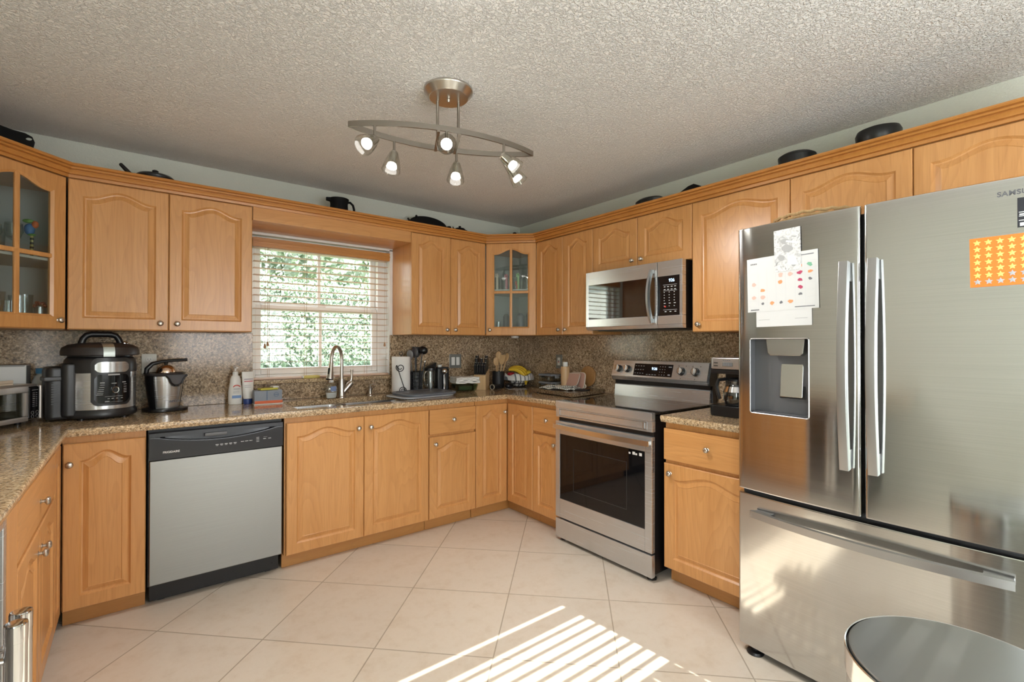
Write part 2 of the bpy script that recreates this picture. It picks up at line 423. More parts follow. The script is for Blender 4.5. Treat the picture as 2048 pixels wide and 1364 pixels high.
# ---- the double-hung sink window, set deep in the wall
w1 = structure(thing('window_1', None, None, (W1[0], 0.06, W1[2])))
ww, wh = W1[1] - W1[0], W1[3] - W1[2]
fm = MB()
for a in ((0, .035, 0, wh), (ww - .075, ww, 0, wh), (.035, ww - .075, 0, .03), (.035, ww - .075, wh - .04, wh)):
    fm.box(a[0], a[1], 0, .09, a[2], a[3], .004)
fm.build('window_frame', WHITE, w1)
def sash(z0, z1, y0, nm):
    s = MB(); x0, x1 = .036, ww - .076; y1 = y0 + .03
    for a in ((x0, x0 + .035, z0, z1), (x1 - .04, x1, z0, z1), (x0 + .035, x1 - .04, z0, z0 + .045), (x0 + .035, x1 - .04, z1 - .04, z1)):
        s.box(a[0], a[1], y0, y1, a[2], a[3], .004)
    xm = (W1[0] * 0 + (-1.832 - W1[0]))
    s.box(xm - .011, xm + .011, y0 + .006, y1 - .006, z0 + .0455, z1 - .0405, .003)
    o = s.build('sash', WHITE, w1)
    MB().box(x0 + .03, x1 - .035, y0 + .013, y0 + .017, z0 + .04, z1 - .035).build('pane', PANE, o)
    return o
sash(.031, .515, .012, 'lower'); sash(.487, wh - .041, .048, 'upper')
MB().box(.44, .50, -.004, .012, .512, .528, .003).build('sash_lock', WHITE, w1)
# ---- rear window: only its light and its blind reach the kitchen
w2 = structure(thing('window_2', None, None, (W2[0], Y_R - .12, W2[2])))
ww2, wh2 = W2[1] - W2[0], W2[3] - W2[2]
fm = MB()
for a in ((0, .045, 0, wh2), (ww2 - .045, ww2, 0, wh2), (.045, ww2 - .045, 0, .045), (.045, ww2 - .045, wh2 - .045, wh2)):
    fm.box(a[0], a[1], 0, .06, a[2], a[3], .004)
fo = fm.build('window_frame', WHITE, w2)
MB().box(.04, ww2 - .04, .026, .031, .04, wh2 - .04).build('pane', PANE, w2)
# ---- invented patio door in the left wall, added behind the camera for light
d1 = structure(thing('door_1', None, None, (X_L - .12, PD[0], 0)))
dw_, dh_ = PD[1] - PD[0], PD[3]
fm = MB()
for y0, y1, z0, z1 in ((0, .06, 0, dh_), (dw_ - .06, dw_, 0, dh_), (.06, dw_ - .06, 0, .06), (.06, dw_ - .06, dh_ - .06, dh_), (dw_ / 2 - .04, dw_ / 2 + .04, .06, dh_ - .06)):
    fm.box(0, .07, y0, y1, z0, z1, .004)
fm.build('door_frame', WHITE, d1)
MB().box(.03, .036, .05, dw_ - .05, .05, dh_ - .05).build('pane', PANE, d1)

# ---- granite splash on the walls, and the granite window sill
SP = .02
structure(MB().box(X_L + .001, W1[0] + .006, -SP, -.0005, .9145, 1.3685, .002).build('trim_1', SPLASH))
structure(MB().box(W1[0] + .007, W1[1] - .004, -SP, -.0005, .9145, 1.026, .002).build('trim_2', SPLASH))
structure(MB().box(W1[1] - .003, -.0005, -SP, -.0005, .9145, 1.3685, .002).build('trim_3', SPLASH))
structure(MB().box(-SP, -.0005, -2.553, -SP - .001, .9145, 1.3685, .002).build('trim_4', SPLASH))
structure(MB().box(-SP, -.0005, -2.019, -1.244, 1.3688, 1.398, .002).build('trim_7', SPLASH))
structure(MB().box(W1[0] + .007, W1[1] + .025, -.045, .058, 1.0268, 1.0545, .006, 3).build('trim_5', GRAN))
# white drywall return round the sink window
tr = MB()
tr.box(W1[1] - .004, W1[1] + .03, -.004, .0595, 1.056, W1[3] + .004)
tr.box(W1[0] - .004, W1[1] + .03, -.004, .0595, W1[3] - .004, 2.0475)
structure(tr.build('trim_6', WHITE))

# ---- wooden blind in the sink window
def blind(name, label, x0, x1, ztop, zbot, y, slat_d, pitch, tilt, mat_s, mat_h, head_h, cords, tassels=True, first=None):
    t = thing(name, label, 'window blind', ((x0 + x1) / 2, y, zbot))
    w = (x1 - x0) / 2; H = ztop - zbot
    hd = MB().box(-w, w, -.030, -.018, H - head_h, H, .004)
    hd.box(-w, w, -.034, -.030, H - head_h * .62, H - head_h * .38, .002).box(-w, w, -.033, -.030, H - .012, H - .002, .002)
    hd.box(-w + .006, w - .006, -.017, .030, H - .040, H - .004)
    hd.build('headrail', mat_h, t)
    s = MB(); z = (first - zbot if first else H - head_h - .004) + pitch
    while z - pitch > .03:
        z -= pitch
        s.box(-w + .008, w - .012, -slat_d / 2, slat_d / 2, -.0014, .0014, .0008, 1, M=T(0, 0, z) @ Rx(tilt))
    s.build('slats', mat_s, t)
    MB().box(-w + .004, w - .008, -slat_d / 2 - .003, slat_d / 2 + .003, 0, .016, .004).build('bottom_rail', mat_s, t)
    for c in cords:
        l = MB()
        for yy in (-slat_d / 2 - .001, slat_d / 2 + .001): l.tube([(c, yy, .01), (c, yy, H - head_h * .5)], .0011, 6)
        l.build('ladder_cord', CORD, t)
    if tassels:
        for xx, zz in ((-w + .075, .245), (-w + .092, .26), (w - .045, .255)):
            c = MB().tube([(xx, -.034, H - head_h), (xx, -.034, zz)], .0011, 6).build('pull_cord', CORD, t)
            MB().lathe([(0, .034), (.004, .03), (.008, .012), (.0085, .004), (.006, 0), (0, 0)], 14, M=T(xx, -.034, zz - .032)).build('tassel', TASSEL, c)
    return t
CORD = P('blind_cord', (0.45, 0.30, 0.18), 0.8)
TASSEL = P('tassel_wood', (0.42, 0.22, 0.11), 0.5)
SLAT = P('blind_slat', (0.66, 0.46, 0.34), 0.35)
BLINDWOOD = wood_mat('blind_wood', (0.56, 0.26, 0.07), (0.47, 0.20, 0.05), (0.3, 0.11, 0.02), horizontal=True)
blind('window_blind', 'wooden slatted blind hanging in the window over the sink', W1[0] + .003, W1[1] - .006, 2.012, 1.0552, -.0 + .012, .050, .0455, math.radians(-2), SLAT, BLINDWOOD, .062, (-.38, -.14, .30))
blind('window_blind', 'white slatted blind in the sunny rear window behind the camera', W2[0] + .01, W2[1] - .01, 2.059, .925, Y_R - .035, .050, .0425, math.radians(-19), P('white_slat', (.75, .74, .70), .5), WHITE, .030, (-.62, -.21, .21, .42), tassels=False, first=1.9845)

# ================================================================== CABINETS
def knob(parent, x, z, y=0.0):
    if 'knob' not in MATS:
        m = MB().lathe([(0, .027), (.0075, .0265), (.0125, .0235), (.0145, .019), (.0135, .0155), (.008, .0125), (.0055, .010), (.0055, .003), (.0085, .001), (.0085, 0), (0, 0)], 20, M=Rx(PI / 2))
        o = m.build('knob', NICKEL, parent, (x, y - .0004, z)); MATS['knob'] = o.data
        return o
    o = bpy.data.objects.new('knob', MATS['knob']); COL.objects.link(o); o.parent = parent; o.location = (x, y - .0004, z)
    return o
NA = 22
def _outl(w, h, m, rise, ms=.056, mb_=.058, top=.080):
    x0, x1, zb, zs = ms + m, w - ms - m, mb_ + m, h - top - m
    pts = [(x0, zb), (x1, zb), (x1, zs)]
    for k in range(1, NA):
        t = 1 - 2 * k / NA
        pts.append(((x0 + x1) / 2 + t * (x1 - x0) / 2, zs + rise * ((1 + math.cos(PI * max(-1, min(1, t * 1.10)))) / 2)))
    return pts + [(x0, zs)]
def _rect(w, h, m, ref):
    pts = [(m, m), (w - m, m), (w - m, h - m)]
    for k in range(1, NA): pts.append((min(max(ref[2 + k][0], m), w - m), h - m))
    return pts + [(m, h - m)]
def door(parent, x0, x1, z0, z1, knob_at=None, gap=.0015, glass=False, rise=.040, name='door', flat=False, mat=None, y=0.0):
    w, h = x1 - x0 - 2 * gap, z1 - z0 - 2 * gap
    bm = bmesh.new()
    if flat:
        mb = MB().box(0, w, 0, .02, 0, h, .0035, 2); o = mb.build(name, mat or WOODH, parent, (x0 + gap, y, z0 + gap))
    else:
        ref = _outl(w, h, 0, rise)
        R = lambda m: _rect(w, h, m, ref)
        O = lambda m: _outl(w, h, m, rise)
        if glass: loops = [(R(0), .02), (R(0), .004), (R(.004), 0), (O(0), 0), (O(.006), .004), (O(.012), .008), (O(.012), .02)]
        else: loops = [(R(0), .02), (R(0), .004), (R(.004), 0), (O(0), 0), (O(.008), .0085), (O(.013), .0095), (O(.033), .0022), (O(.0355), .0042), (O(.039), .0042)]
        vl = [[bm.verts.new((px, yy, pz)) for px, pz in l] for l, yy in loops]
        n = len(ref)
        for a, b in zip(vl, vl[1:]):
            for k in range(n): bm.faces.new((a[k], a[(k + 1) % n], b[(k + 1) % n], b[k]))
        if glass:
            for k in range(n): bm.faces.new((vl[-1][k], vl[-1][(k + 1) % n], vl[0][(k + 1) % n], vl[0][k]))
        else: bm.faces.new(vl[-1]); bm.faces.new(vl[0][::-1])
        bmesh.ops.recalc_face_normals(bm, faces=bm.faces)
        mb = MB(); mb.merge(bm)
        o = mb.build(name, mat or WOOD, parent, (x0 + gap, y, z0 + gap), angle=20)
        if glass:
            g = MB().prism(_outl(w, h, .008, rise), -.013, -.010, M=Rx(PI / 2)); g.build('glass_pane', CABGLASS, o)
            mu = MB(); xc = w / 2; zc = h * .468; zt = h - .078 + rise
            for s in ((xc - .011, xc + .011, .062, zt - .006), (.062, w - .062, zc - .011, zc + .011)):
                mu.box(s[0], s[1], .002, .017, s[2], s[3], .005)
            mu.build('muntin', WOOD, o)
    if knob_at: knob(o, knob_at[0] - x0 - gap, knob_at[1] - z0 - gap)
    return o
ROT_A, ROT_B, ROT_C = 0.0, -PI / 2, PI / 2
ZB, ZT, ZD = 1.369, 2.128, 2.187
def cabinet(label, loc, rz, w, depth, z0, z1, doors, kind='wall cabinet', toe=None, body_mat=None, group=None):
    t = thing('kitchen_cabinet', label, kind, loc, rz, group)
    MB().box(.001, w - .001, .0215, depth, z0, z1, .001, 1).build('carcass', body_mat or WOOD, t)
    for d in doors: door(t, **d)
    if toe:
        MB().box(toe[0], toe[1], .0715, .09, .002, toe[2], .001, 1).build('toe_kick', TOE, t)
    return t
UD = .333
# wall A, left of the window
xa = -3.176
cabinet('wide maple wall cabinet with two arched doors left of the window', (xa, -.335, 0), ROT_A, .824, UD, ZB, ZD, [
    dict(x0=0, x1=.413, z0=ZB, z1=ZT, knob_at=(.376, ZB + .040)), dict(x0=.413, x1=.824, z0=ZB, z1=ZT, knob_at=(.452, ZB + .040))])
# wall A, right of the window
cabinet('maple wall cabinet with two arched doors right of the window', (-1.303, -.335, 0), ROT_A, .669, UD, ZB, ZD, [
    dict(x0=0, x1=.3375, z0=ZB, z1=ZT, knob_at=(.300, ZB + .040)), dict(x0=.3375, x1=.669, z0=ZB, z1=ZT, knob_at=(.375, ZB + .040))])
# valance bridge over the window
t = thing('valance', 'plain maple valance board bridging the top of the window', 'valance', (-2.351, -.335, 0))
MB().box(.001, 1.046, 0, .02, 2.049, ZD, .002).build('valance_board', WOODH, t)
MB().box(.001, 1.046, .0205, UD - .005, 2.049, 2.065, .001).build('soffit_board', WOODH, t)
# wall B
cabinet('tall narrow maple wall cabinet with two arched doors between corner and microwave', (-.335, -.626, 0), ROT_B, .615, UD, ZB, ZD, [
    dict(x0=0, x1=.3085, z0=ZB, z1=ZT, knob_at=(.272, ZB + .040)), dict(x0=.3085, x1=.615, z0=ZB, z1=ZT, knob_at=(.346, ZB + .040))])
cabinet('short maple wall cabinet with two small doors above the microwave', (-.335, -1.242, 0), ROT_B, .778, UD, 1.800, ZD, [
    dict(x0=0, x1=.387, z0=1.800, z1=ZT, knob_at=(.352, 1.848)), dict(x0=.387, x1=.778, z0=1.800, z1=ZT, knob_at=(.425, 1.848))])
cabinet('single door maple wall cabinet between microwave and refrigerator', (-.335, -2.021, 0), ROT_B, .536, UD, ZB, ZD, [
    dict(x0=0, x1=.536, z0=ZB, z1=ZT, knob_at=(.043, ZB + .045))])
cabinet('maple wall cabinet with two low doors over the refrigerator', (-.335, -2.558, 0), ROT_B, .964, UD, 1.83, ZD, [
    dict(x0=0, x1=.482, z0=1.83, z1=ZT), dict(x0=.482, x1=.964, z0=1.83, z1=ZT)])
# diagonal glass corners
INNER = P('cabinet_inside', (0.62, 0.64, 0.60), 0.6)
def glass_corner(label, loc, rz, w, knob_at, shelf):
    """front width w; the two flanks run 45 degrees back to walls A and B/C"""
    t = thing('glass_corner_cabinet', label, 'corner wall cabinet', loc, rz)
    s = .315 * math.sqrt(.5); k = .022
    out = [(.002, k), (w - .002, k), (w + s, s + k - .004), (w / 2, w / 2 + 2 * s - .012), (-s, s + k - .004)]
    ins = [(.012, k), (w - .012, k), (w + s - .012, s + k + .006), (w / 2, w / 2 + 2 * s - .035), (-s + .012, s + k + .006)]
    MB().prism(out, ZB, ZB + .016).build('cabinet_bottom', WOOD, t)
    MB().prism(out, ZT - .016, ZD).build('cabinet_top', WOOD, t)
    m = MB(); n = len(out)
    for i in range(1, n):
        j = (i + 1) % n
        m.prism([out[i], out[j], ins[j], ins[i]], ZB + .0165, ZT - .0165)
    m.build('cabinet_side', INNER, t)
    MB().prism([(x * .97 + w * .015, y + .004) for x, y in ins], shelf, shelf + .012).build('shelf', INNER, t)
    door(t, 0, w, ZB, ZT, knob_at=knob_at, glass=True)
    return t
GC_R = glass_corner('glass door corner cabinet in the far corner with four panes', (-.632, -.336, 0), -PI / 4, .417, (.036, ZB + .045), 1.74)
GC_L = glass_corner('glass door corner cabinet cut off at the left edge of the picture', (-3.478, -.635, 0), PI / 4, .424, (.388, ZB + .045), 1.70)
# crown moulding along all of them
cr = MB()
prof = [(.0006, 2.1285), (.010, 2.1285), (.0115, 2.141), (.008, 2.1425), (.008, 2.1445), (.020, 2.146), (.024, 2.154), (.032, 2.161), (.028, 2.1625), (.028, 2.1655), (.042, 2.167), (.046, 2.173), (.041, 2.1745), (.041, 2.177), (.054, 2.179), (.059, 2.184), (.058, 2.191), (.0006, 2.191)]
molding(cr, [(-3.478 - .16, -.635 - .16), (-3.476, -.635), (-3.176, -.335), (-.633, -.335), (-.335, -.626), (-.335, -3.522)], prof)
tag(cr.build('crown_molding', CROWN, angle=25), 'stepped orange crown moulding along the tops of the wall cabinets', 'crown moulding')

# ---- base cabinets
DB, DT, RB = .089, .845, .8765
FA = -.643
def base(label, loc, rz, w, doors, toe=True, depth=.64, x_toe=None, kind='base cabinet', open_top=None):
    t = thing('base_cabinet', label, kind, loc, rz)
    if open_top: MB().box(.001, w - .001, .0215, depth - .002, DB, open_top, .001, 1).box(.001, w - .001, .0215, .05, open_top, RB).box(.001, .018, .05, depth - .002, open_top, RB).box(w - .018, w - .001, .05, depth - .002, open_top, RB).build('carcass', WOOD, t)
    else: MB().box(.001, w - .001, .0215, depth - .002, DB, RB, .001, 1).build('carcass', WOOD, t)
    for d in doors: door(t, **d)
    a, b = x_toe or (.001, w - .001)
    MB().box(a, b, .0715, .092, .001, DB - .001, .001, 1).build('toe_kick', TOE, t)
    return t
KT = .774
base('base cabinet with one arched door left of the dishwasher', (-3.1655, FA, 0), ROT_A,   .304, [dict(x0=.003, x1=.304, z0=DB, z1=DT, knob_at=(.028, KT - .022))])
base('sink base cabinet with two wide arched doors right of the dishwasher', (-2.237, FA, 0), ROT_A, .919, [
    dict(x0=.008, x1=.462, z0=DB, z1=DT, knob_at=(.424, KT)), dict(x0=.462, x1=.917, z0=DB, z1=DT, knob_at=(.502, KT))], x_toe=(.001, .918), open_top=.695)
base('base cabinet with one drawer over an arched door right of the sink', (-1.317, FA, 0), ROT_A, .383, [
    dict(x0=0, x1=.383, z0=.672, z1=DT, flat=True, name='drawer', knob_at=(.19, KT - .01)), dict(x0=0, x1=.383, z0=DB, z1=.656, knob_at=(.045, .604))])
t = thing('corner_base_cabinet', 'inner corner base cabinet with two tall narrow doors meeting at right angles', 'base cabinet', (-.643, -.643, 0))
MB().prism([(-.288, .0215), (.0215, .0215), (.0215, -.300), (.640, -.300), (.640, .640), (-.288, .640)], DB, RB).build('carcass', WOOD, t)
door(t, -.289, -.001, DB, DT, knob_at=(-.030, KT + .004))
dd = thing('door', None, None, (0, 0, 0)); dd.parent = t; dd.rotation_euler = (0, 0, ROT_B)
del_me = door(dd, .002, .297, DB, DT); M_ = Matrix.Rotation(ROT_B, 4, 'Z')
del_me.parent = t; del_me.matrix_local = M_ @ Matrix.Translation(del_me.location); bpy.data.objects.remove(dd)
MB().prism([(-.287, .0715), (.0715, .0715), (.0715, -.300), (.092, -.300), (.092, .092), (-.287, .092)], .001, DB - .001).build('toe_kick', TOE, t)
base('narrow base cabinet with drawer and door beside the range left side', (FA, -.9435, 0), ROT_B, .292, [
    dict(x0=0, x1=.29, z0=.672, z1=DT, flat=True, name='drawer', knob_at=(.155, KT - .01)), dict(x0=0, x1=.29, z0=DB, z1=.656, knob_at=(.232, .604))])
base('base cabinet with drawer and arched door between range and refrigerator', (FA, -2.036, 0), ROT_B, .514, [
    dict(x0=0, x1=.513, z0=.672, z1=DT, flat=True, name='drawer', knob_at=(.256, KT - .008)), dict(x0=0, x1=.513, z0=DB, z1=.656, knob_at=(.043, .604))])
# left wall run
FC = -3.165
t = base('base cabinet on left wall with wide drawer over two doors', (FC, -1.655, 0), ROT_C, .815, [
    dict(x0=.0, x1=.815, z0=.672, z1=DT, flat=True, name='drawer', knob_at=(.415, .745)),
    dict(x0=0, x1=.4075, z0=DB, z1=.656, knob_at=(.370, .578)), dict(x0=.4075, x1=.815, z0=DB, z1=.656, knob_at=(.452, .578))])
base('narrow corner base cabinet with single slim door on left wall', (FC, -.838, 0), ROT_C, .190, [dict(x0=0, x1=.190, z0=DB, z1=DT, rise=.02)])
t = thing('filler_panel', 'plain maple filler panel beside the undercounter cooler', 'panel', (FC, -1.797, 0), ROT_C)
MB().box(.001, .139, .0, .63, DB, RB, .001).build('panel', WOOD, t)
MB().box(.001, .139, .0715, .092, .001, DB - .001).build('toe_kick', TOE, t)

# ---- countertops
CF = .673
NOSE = [(-.05, .9135), (-.010, .9135), (-.003, .9115), (0, .906), (0, .899), (-.003, .892), (-.0045, .885), (-.009, .8785), (-.05, .8785)]
SX0, SX1, SY0, SY1 = -2.15, -1.338, -.575, -.165       # sink cut-out
ct = MB()
def slab(mb, x0, x1, y0, y1): mb.box(x0, x1, y0, y1, .8785, .9135)
FI = -CF + .05
slab(ct, X_L + .001, -3.14 - .0499, -2.75, -.0205)                # left wall leg
slab(ct, -3.1901, SX0, FI, -.0205)
slab(ct, SX1, -.0205, FI, -.0205)
slab(ct, SX0, SX1, FI, SY0); slab(ct, SX0, SX1, SY1, -.0205)
slab(ct, FI, -.0205, -1.2405, FI)
molding(ct, [(-3.14, -2.75), (-3.14, -CF), (-CF, -CF), (-CF, -1.2405)], NOSE)
CT = tag(ct.build('countertop', GRAN, angle=30), 'polished brown granite worktop running around the sink and both corners', 'countertop')
ct = MB(); slab(ct, FI, -.0205, -2.553, -2.036)
molding(ct, [(-CF, -2.036), (-CF, -2.553)], NOSE)
tag(ct.build('countertop', GRAN, angle=30), 'short brown granite worktop between range and refrigerator', 'countertop')

# ================================================================== SINK AND TAPS
ZC = .9136
t = thing('sink', 'double bowl stainless undermount sink below the window', 'sink', ((SX0 + SX1) / 2, (SY0 + SY1) / 2, .70))
def bowl(x0, x1):
    cx, w, d = (x0 + x1) / 2, (x1 - x0) / 2, (SY1 - SY0) / 2 - .001
    bm = bmesh.new(); rings = []
    for ins, z, r in ((-.0, .1775, .05), (.004, .17, .05), (.012, .06, .055), (.022, .03, .06), (.05, .016, .07), (.12, .012, .07)):
        rings.append([bm.verts.new((cx + px, py, z)) for px, py in rrect(-w + ins, w - ins, -d + ins, d - ins, r, 5)])
    n = len(rings[0])
    for a, b in zip(rings, rings[1:]):
        for k in range(n): bm.faces.new((a[k], a[(k + 1) % n], b[(k + 1) % n], b[k]))
    bm.faces.new(rings[-1])
    m = MB(); m.merge(bm)
    o = m.build('bowl', STEEL, t, angle=50)
    MB().lathe([(0, .017), (.03, .017), (.042, .0145), (.043, .013)], 24, M=T(cx, 0, 0)).build('drain', CHROME, o)
xm = -.04; hw = (SX1 - SX0) / 2
bowl(-hw + .002, xm - .008); bowl(xm + .008, hw - .002)
rim = MB()
rim.box(xm - .0078, xm + .0078, -.2, .2, .06, .176, .004)
# flat flange under the stone, closing the rounded bowl corners
def flange(x0, x1):
    w2 = (x1 - x0) / 2; cx = (x0 + x1) / 2; d = (SY1 - SY0) / 2 - .001
    bm = bmesh.new(); a = [bm.verts.new((cx + px, py, .1776)) for px, py in rrect(-w2, w2, -d, d, .05, 5)]
    b = [bm.verts.new((cx + max(-w2, min(w2, px * 1.3)), max(-d, min(d, py * 1.3)), .1776)) for px, py in rrect(-w2, w2, -d, d, .05, 5)]
    for k in range(len(a)): 
        j = (k + 1) % len(a)
        try: bm.faces.new((a[k], a[j], b[j], b[k]))
        except ValueError: pass
    rim.merge(bm)
flange(-hw + .002, xm - .008); flange(xm + .008, hw - .002)
rim.build('rim', STEEL, t)

t = thing('faucet', 'tall brushed gooseneck faucet with pull-down spray head behind the sink', 'faucet', (-1.735, -.10, ZC))
MB().lathe([(0, 0), (.031, 0), (.031, .006), (.026, .012), (.0235, .05), (.022, .10), (.0195, .125), (.0195, .13), (0, .13)], 28).build('base', NICKEL, t)
dx, dy = -.745, -.667                               # the spout is swung left over the left bowl
neck = [(0, 0, .128), (0, 0, .27)]
for k in range(1, 15):
    a = PI * k / 15 * .98
    q = .068 * (1 - math.cos(a)); neck.append((dx * q, dy * q, .27 + .095 * math.sin(a)))
q = .1385; neck.append((dx * q, dy * q, .255))
MB().tube(neck, .0125, 14).build('neck', NICKEL, t)
hd = MB().tube([(dx * .138, dy * .138, .256), (dx * .142, dy * .142, .23), (dx * .148, dy * .148, .19), (dx * .155, dy * .155, .15), (dx * .157, dy * .157, .142)], [.0150, .0165, .020, .0245, .0235], 18)
hd = hd.build('spray_head', NICKEL, t)
MB().box(-.006, .006, -.006, .006, -.022, .022, .004, M=T(dx * .148 + dx * .020, dy * .148 + dy * .020, .198) @ Rz(math.atan2(dy, dx)) @ Ry(math.radians(-12))).build('spray_button', BLACKPL, hd)
MB().lathe([(.0245, 0), (.024, -.004), (0, -.004)], 20, M=T(dx * .157, dy * .157, .1415)).build('spray_face', BLACKPL, hd)
lv = MB().tube([(.012, 0, .035), (.055, 0, .085), (.072, 0, .102)], [.020, .0215, .019], 16)
lv = lv.build('valve', NICKEL, t)
MB().tube([(.066, 0, .112), (.072, 0, .135), (.073, 0, .165), (.074, 0, .196)], [.0095, .008, .0085, .0105], 12).build('lever', NICKEL, lv)
t = thing('soap_dispenser', 'small brushed pump soap dispenser set in the worktop right of the faucet', 'soap dispenser', (-1.520, -.095, ZC))
MB().lathe([(0, 0), (.020, 0), (.020, .004), (.0135, .010), (.0125, .05), (.015, .056), (.015, .062), (.006, .064), (0, .064)], 20).build('body', NICKEL, t)
MB().tube([(0, 0, .06), (0, 0, .078), (.016, -.012, .084), (.034, -.026, .080)], [.006, .0065, .006, .004], 12).build('spout', NICKEL, t)

# ================================================================== DISHWASHER
t = thing('dishwasher', 'dishwasher with grey steel door and black control panel', 'dishwasher', (-2.858, -.66, 0))
W = .612
MB().box(.003, W - .003, .045, .62, .10, .8765).build('tub_surround', BLACKPL, t)
MB().box(.008, W - .008, 0, .044, .117, .7235, .004, 3).build('door_panel', DWSTEEL, t)
cp = bmesh.new(); NX = 28; cols = []
def lipz(x): s = (x / W - .5) * 2; return .8335 - .020 * max(0, 1 - abs((x - .33 * W - .02) / (.52 * W)) ** 1.6)
for i in range(NX + 1):
    x = .006 + (W - .012) * i / NX
    e = min(1, min(i, NX - i) / 2.0)
    zl = .838 - (.034 * math.sin(PI * min(1, max(0, (x - .04) / (W - .08)))) ** .8 if .04 < x < W - .04 else 0)
    prof = [(.0, .7255), (-.004, .7275), (-.006, zl - .006), (-.004, zl), (.022 if 2 < i < NX - 2 else -.004, zl + .001), (.024 if 2 < i < NX - 2 else -.004, .8385), (-.003, .8395), (-.002, .8580), (.004, .8605), (.040, .8605), (.040, .7255)]
    cols.append([cp.verts.new((x, y, z)) for y, z in prof])
for a, b in zip(cols, cols[1:]):
    for k in range(len(a)): cp.faces.new((a[k], a[(k + 1) % len(a)], b[(k + 1) % len(a)], b[k]))
cp.faces.new(cols[0][::-1]); cp.faces.new(cols[-1]); bmesh.ops.recalc_face_normals(cp, faces=cp.faces)
m = MB(); m.merge(cp); pan = m.build('control_panel', DWBLACK, t, angle=30)
MB().box(.235, .335, -.0035, .020, .822, .8375, .003).build('latch_handle', P('latch_grey', (.10, .10, .105), .35), pan)
text('lettering', 'FRIGIDAIRE', .0135, MARK, pan, (.060, -.0068, .758), bold=.0003)
kp = MB()
for i in range(5): kp.box(.282 + i * .0205, .296 + i * .0205, -.0066, -.0055, .772, .7745)
for i in range(5): kp.box(.284 + i * .0205, .294 + i * .0205, -.0066, -.0055, .767, .7683)
for i in range(3): kp.box(.398 + i * .020, .413 + i * .020, -.0066, -.0055, .774, .7765)
for i in range(4): kp.box(.472, .486, -.0066, -.0055, .765 + i * .0075, .7667 + i * .0075)
for i in range(2): kp.box(.506 + i * .025, .520 + i * .025, -.0066, -.0055, .776, .7785)
for i in range(4): kp.box(.508 + i * .005, .510 + i * .005, -.0066, -.0055, .786, .7874)
kp.build('button_markings', MARK, pan)
kk = MB().box(.010, W - .010, .075, .09, .012, .113, .003).build('kick_plate', BLACKSOFT, t)
for xx in (.04, W - .04): MB().lathe([(0, .002), (.005, .0015), (.006, 0), (0, 0)], 12, M=T(xx, .0749, .05) @ Rx(PI / 2)).build('screw', BLACKPL, kk)
for xx in (.06, W - .06): MB().box(xx - .015, xx + .015, .10, .13, 0, .099).build('foot', BLACKPL, t)

# ================================================================== RANGE
t = thing('range', 'freestanding stainless electric range with black glass cooktop', 'range', (-.70, -1.2445, 0), ROT_B)
W = .757
MB().box(.012, W - .004, .030, .62, .035, .905, .003).build('side_body', BLACKPL, t)
dm = MB()
for a in ((0, .040, .158, .790), (W - .046, W, .158, .790), (.040, W - .046, .158, .281), (.040, W - .046, .706, .790)):
    dm.box(a[0], a[1], 0, .030, a[2], a[3], .0025)
od = dm.build('oven_door', STEEL, t)
MB().box(.0385, W - .0445, .004, .026, .2795, .7075, .002).build('oven_glass', OVENGLASS, od)
fr = MB()
for a in ((.16, W - .17, .352, .356), (.16, W - .17, .622, .626), (.16, .164, .352, .626), (W - .174, W - .17, .352, .626)): fr.box(a[0], a[1], .0034, .0041, a[2], a[3])
fr.build('inner_window_line', P('dim_line', (.02, .02, .021), .3), od)
hb = MB(); sec = [(-.0065, -.0145), (.0065, -.0145), (.0065, .0145), (-.0065, .0145)]
hb.tube([(.004 + (W - .012) * k / 16, -.022 - .016 * math.sin(PI * k / 16), .757) for k in range(17)], 1.0, sec=sec, up=(0, 0, 1))
hb.box(.006, .034, -.022, 0, .746, .768, .003).box(W - .040, W - .012, -.022, 0, .746, .768, .003)
hb.build('handle', P('range_handle', (.72, .70, .67), .22, 1.0), od)
st = MB()
for k, xx in enumerate((.600, .626, .646, .672)): st.box(xx, xx + (.018 if k % 2 else .012), .0032, .0039, .676, .692 if k % 2 else .686)
st.build('sticker', MARK, od)
vs = MB()
for k in range(24): vs.box(W - .0005, W + .0006, .007, .022, .60 + k * .0072, .6035 + k * .0072)
vs.build('vent_slots', BLACKPL, od)
MB().box(.0, W, 0, .030, .024, .148, .003).build('drawer', STEEL, t)
MB().box(.045, W - .045, .0305, .045, .145, .161).build('drawer_recess', BLACKPL, t)
sp = MB()
sp.box(0, W, .0, .034, .878, .9215, .003).box(0, W, .004, .034, .8165, .8775, .002)
sp = sp.build('front_trim', STEEL, t)
g = MB()
g.box(.034, W - .034, .0005, .0042, .867, .871, .001).box(.034, W - .034, .0005, .0042, .827, .831, .001).box(.034, .038, .0005, .0042, .827, .871, .001).box(W - .038, W - .034, .0005, .0042, .827, .871, .001)
g.box(W - .060, W - .050, -.002, .0042, .833, .865, .002)
g.build('groove_frame', HANDLE, sp)
MB().box(.002, W - .002, .0345, .600, .9085, .9225, .002).build('cooktop', BLACKGLASS, t)
MB().box(.006, W - .006, .028, .034, .788, .818).build('door_gap', BLACKPL, t)
bg = MB(); sec = [(.594, .9228), (.604, 1.004), (.610, 1.010), (.660, 1.010), (.660, .9228)]
bg.prism([(-y, z) for y, z in sec], .004, W - .004, M=Matrix(((0, 0, 1, 0), (-1, 0, 0, 0), (0, 1, 0, 0), (0, 0, 0, 1))))
bg.build('back_panel', STEEL, t, angle=20)
MB().box(.006, W - .006, .612, .660, 1.0105, 1.046).build('back_gap', BLACKPL, t)
PX = Matrix(((0, 0, 1, 0), (-1, 0, 0, 0), (0, 1, 0, 0), (0, 0, 0, 1)))
side = [(.575, 1.041), (.562, 1.068), (.597, 1.180), (.604, 1.183), (.660, 1.183), (.660, 1.041)]
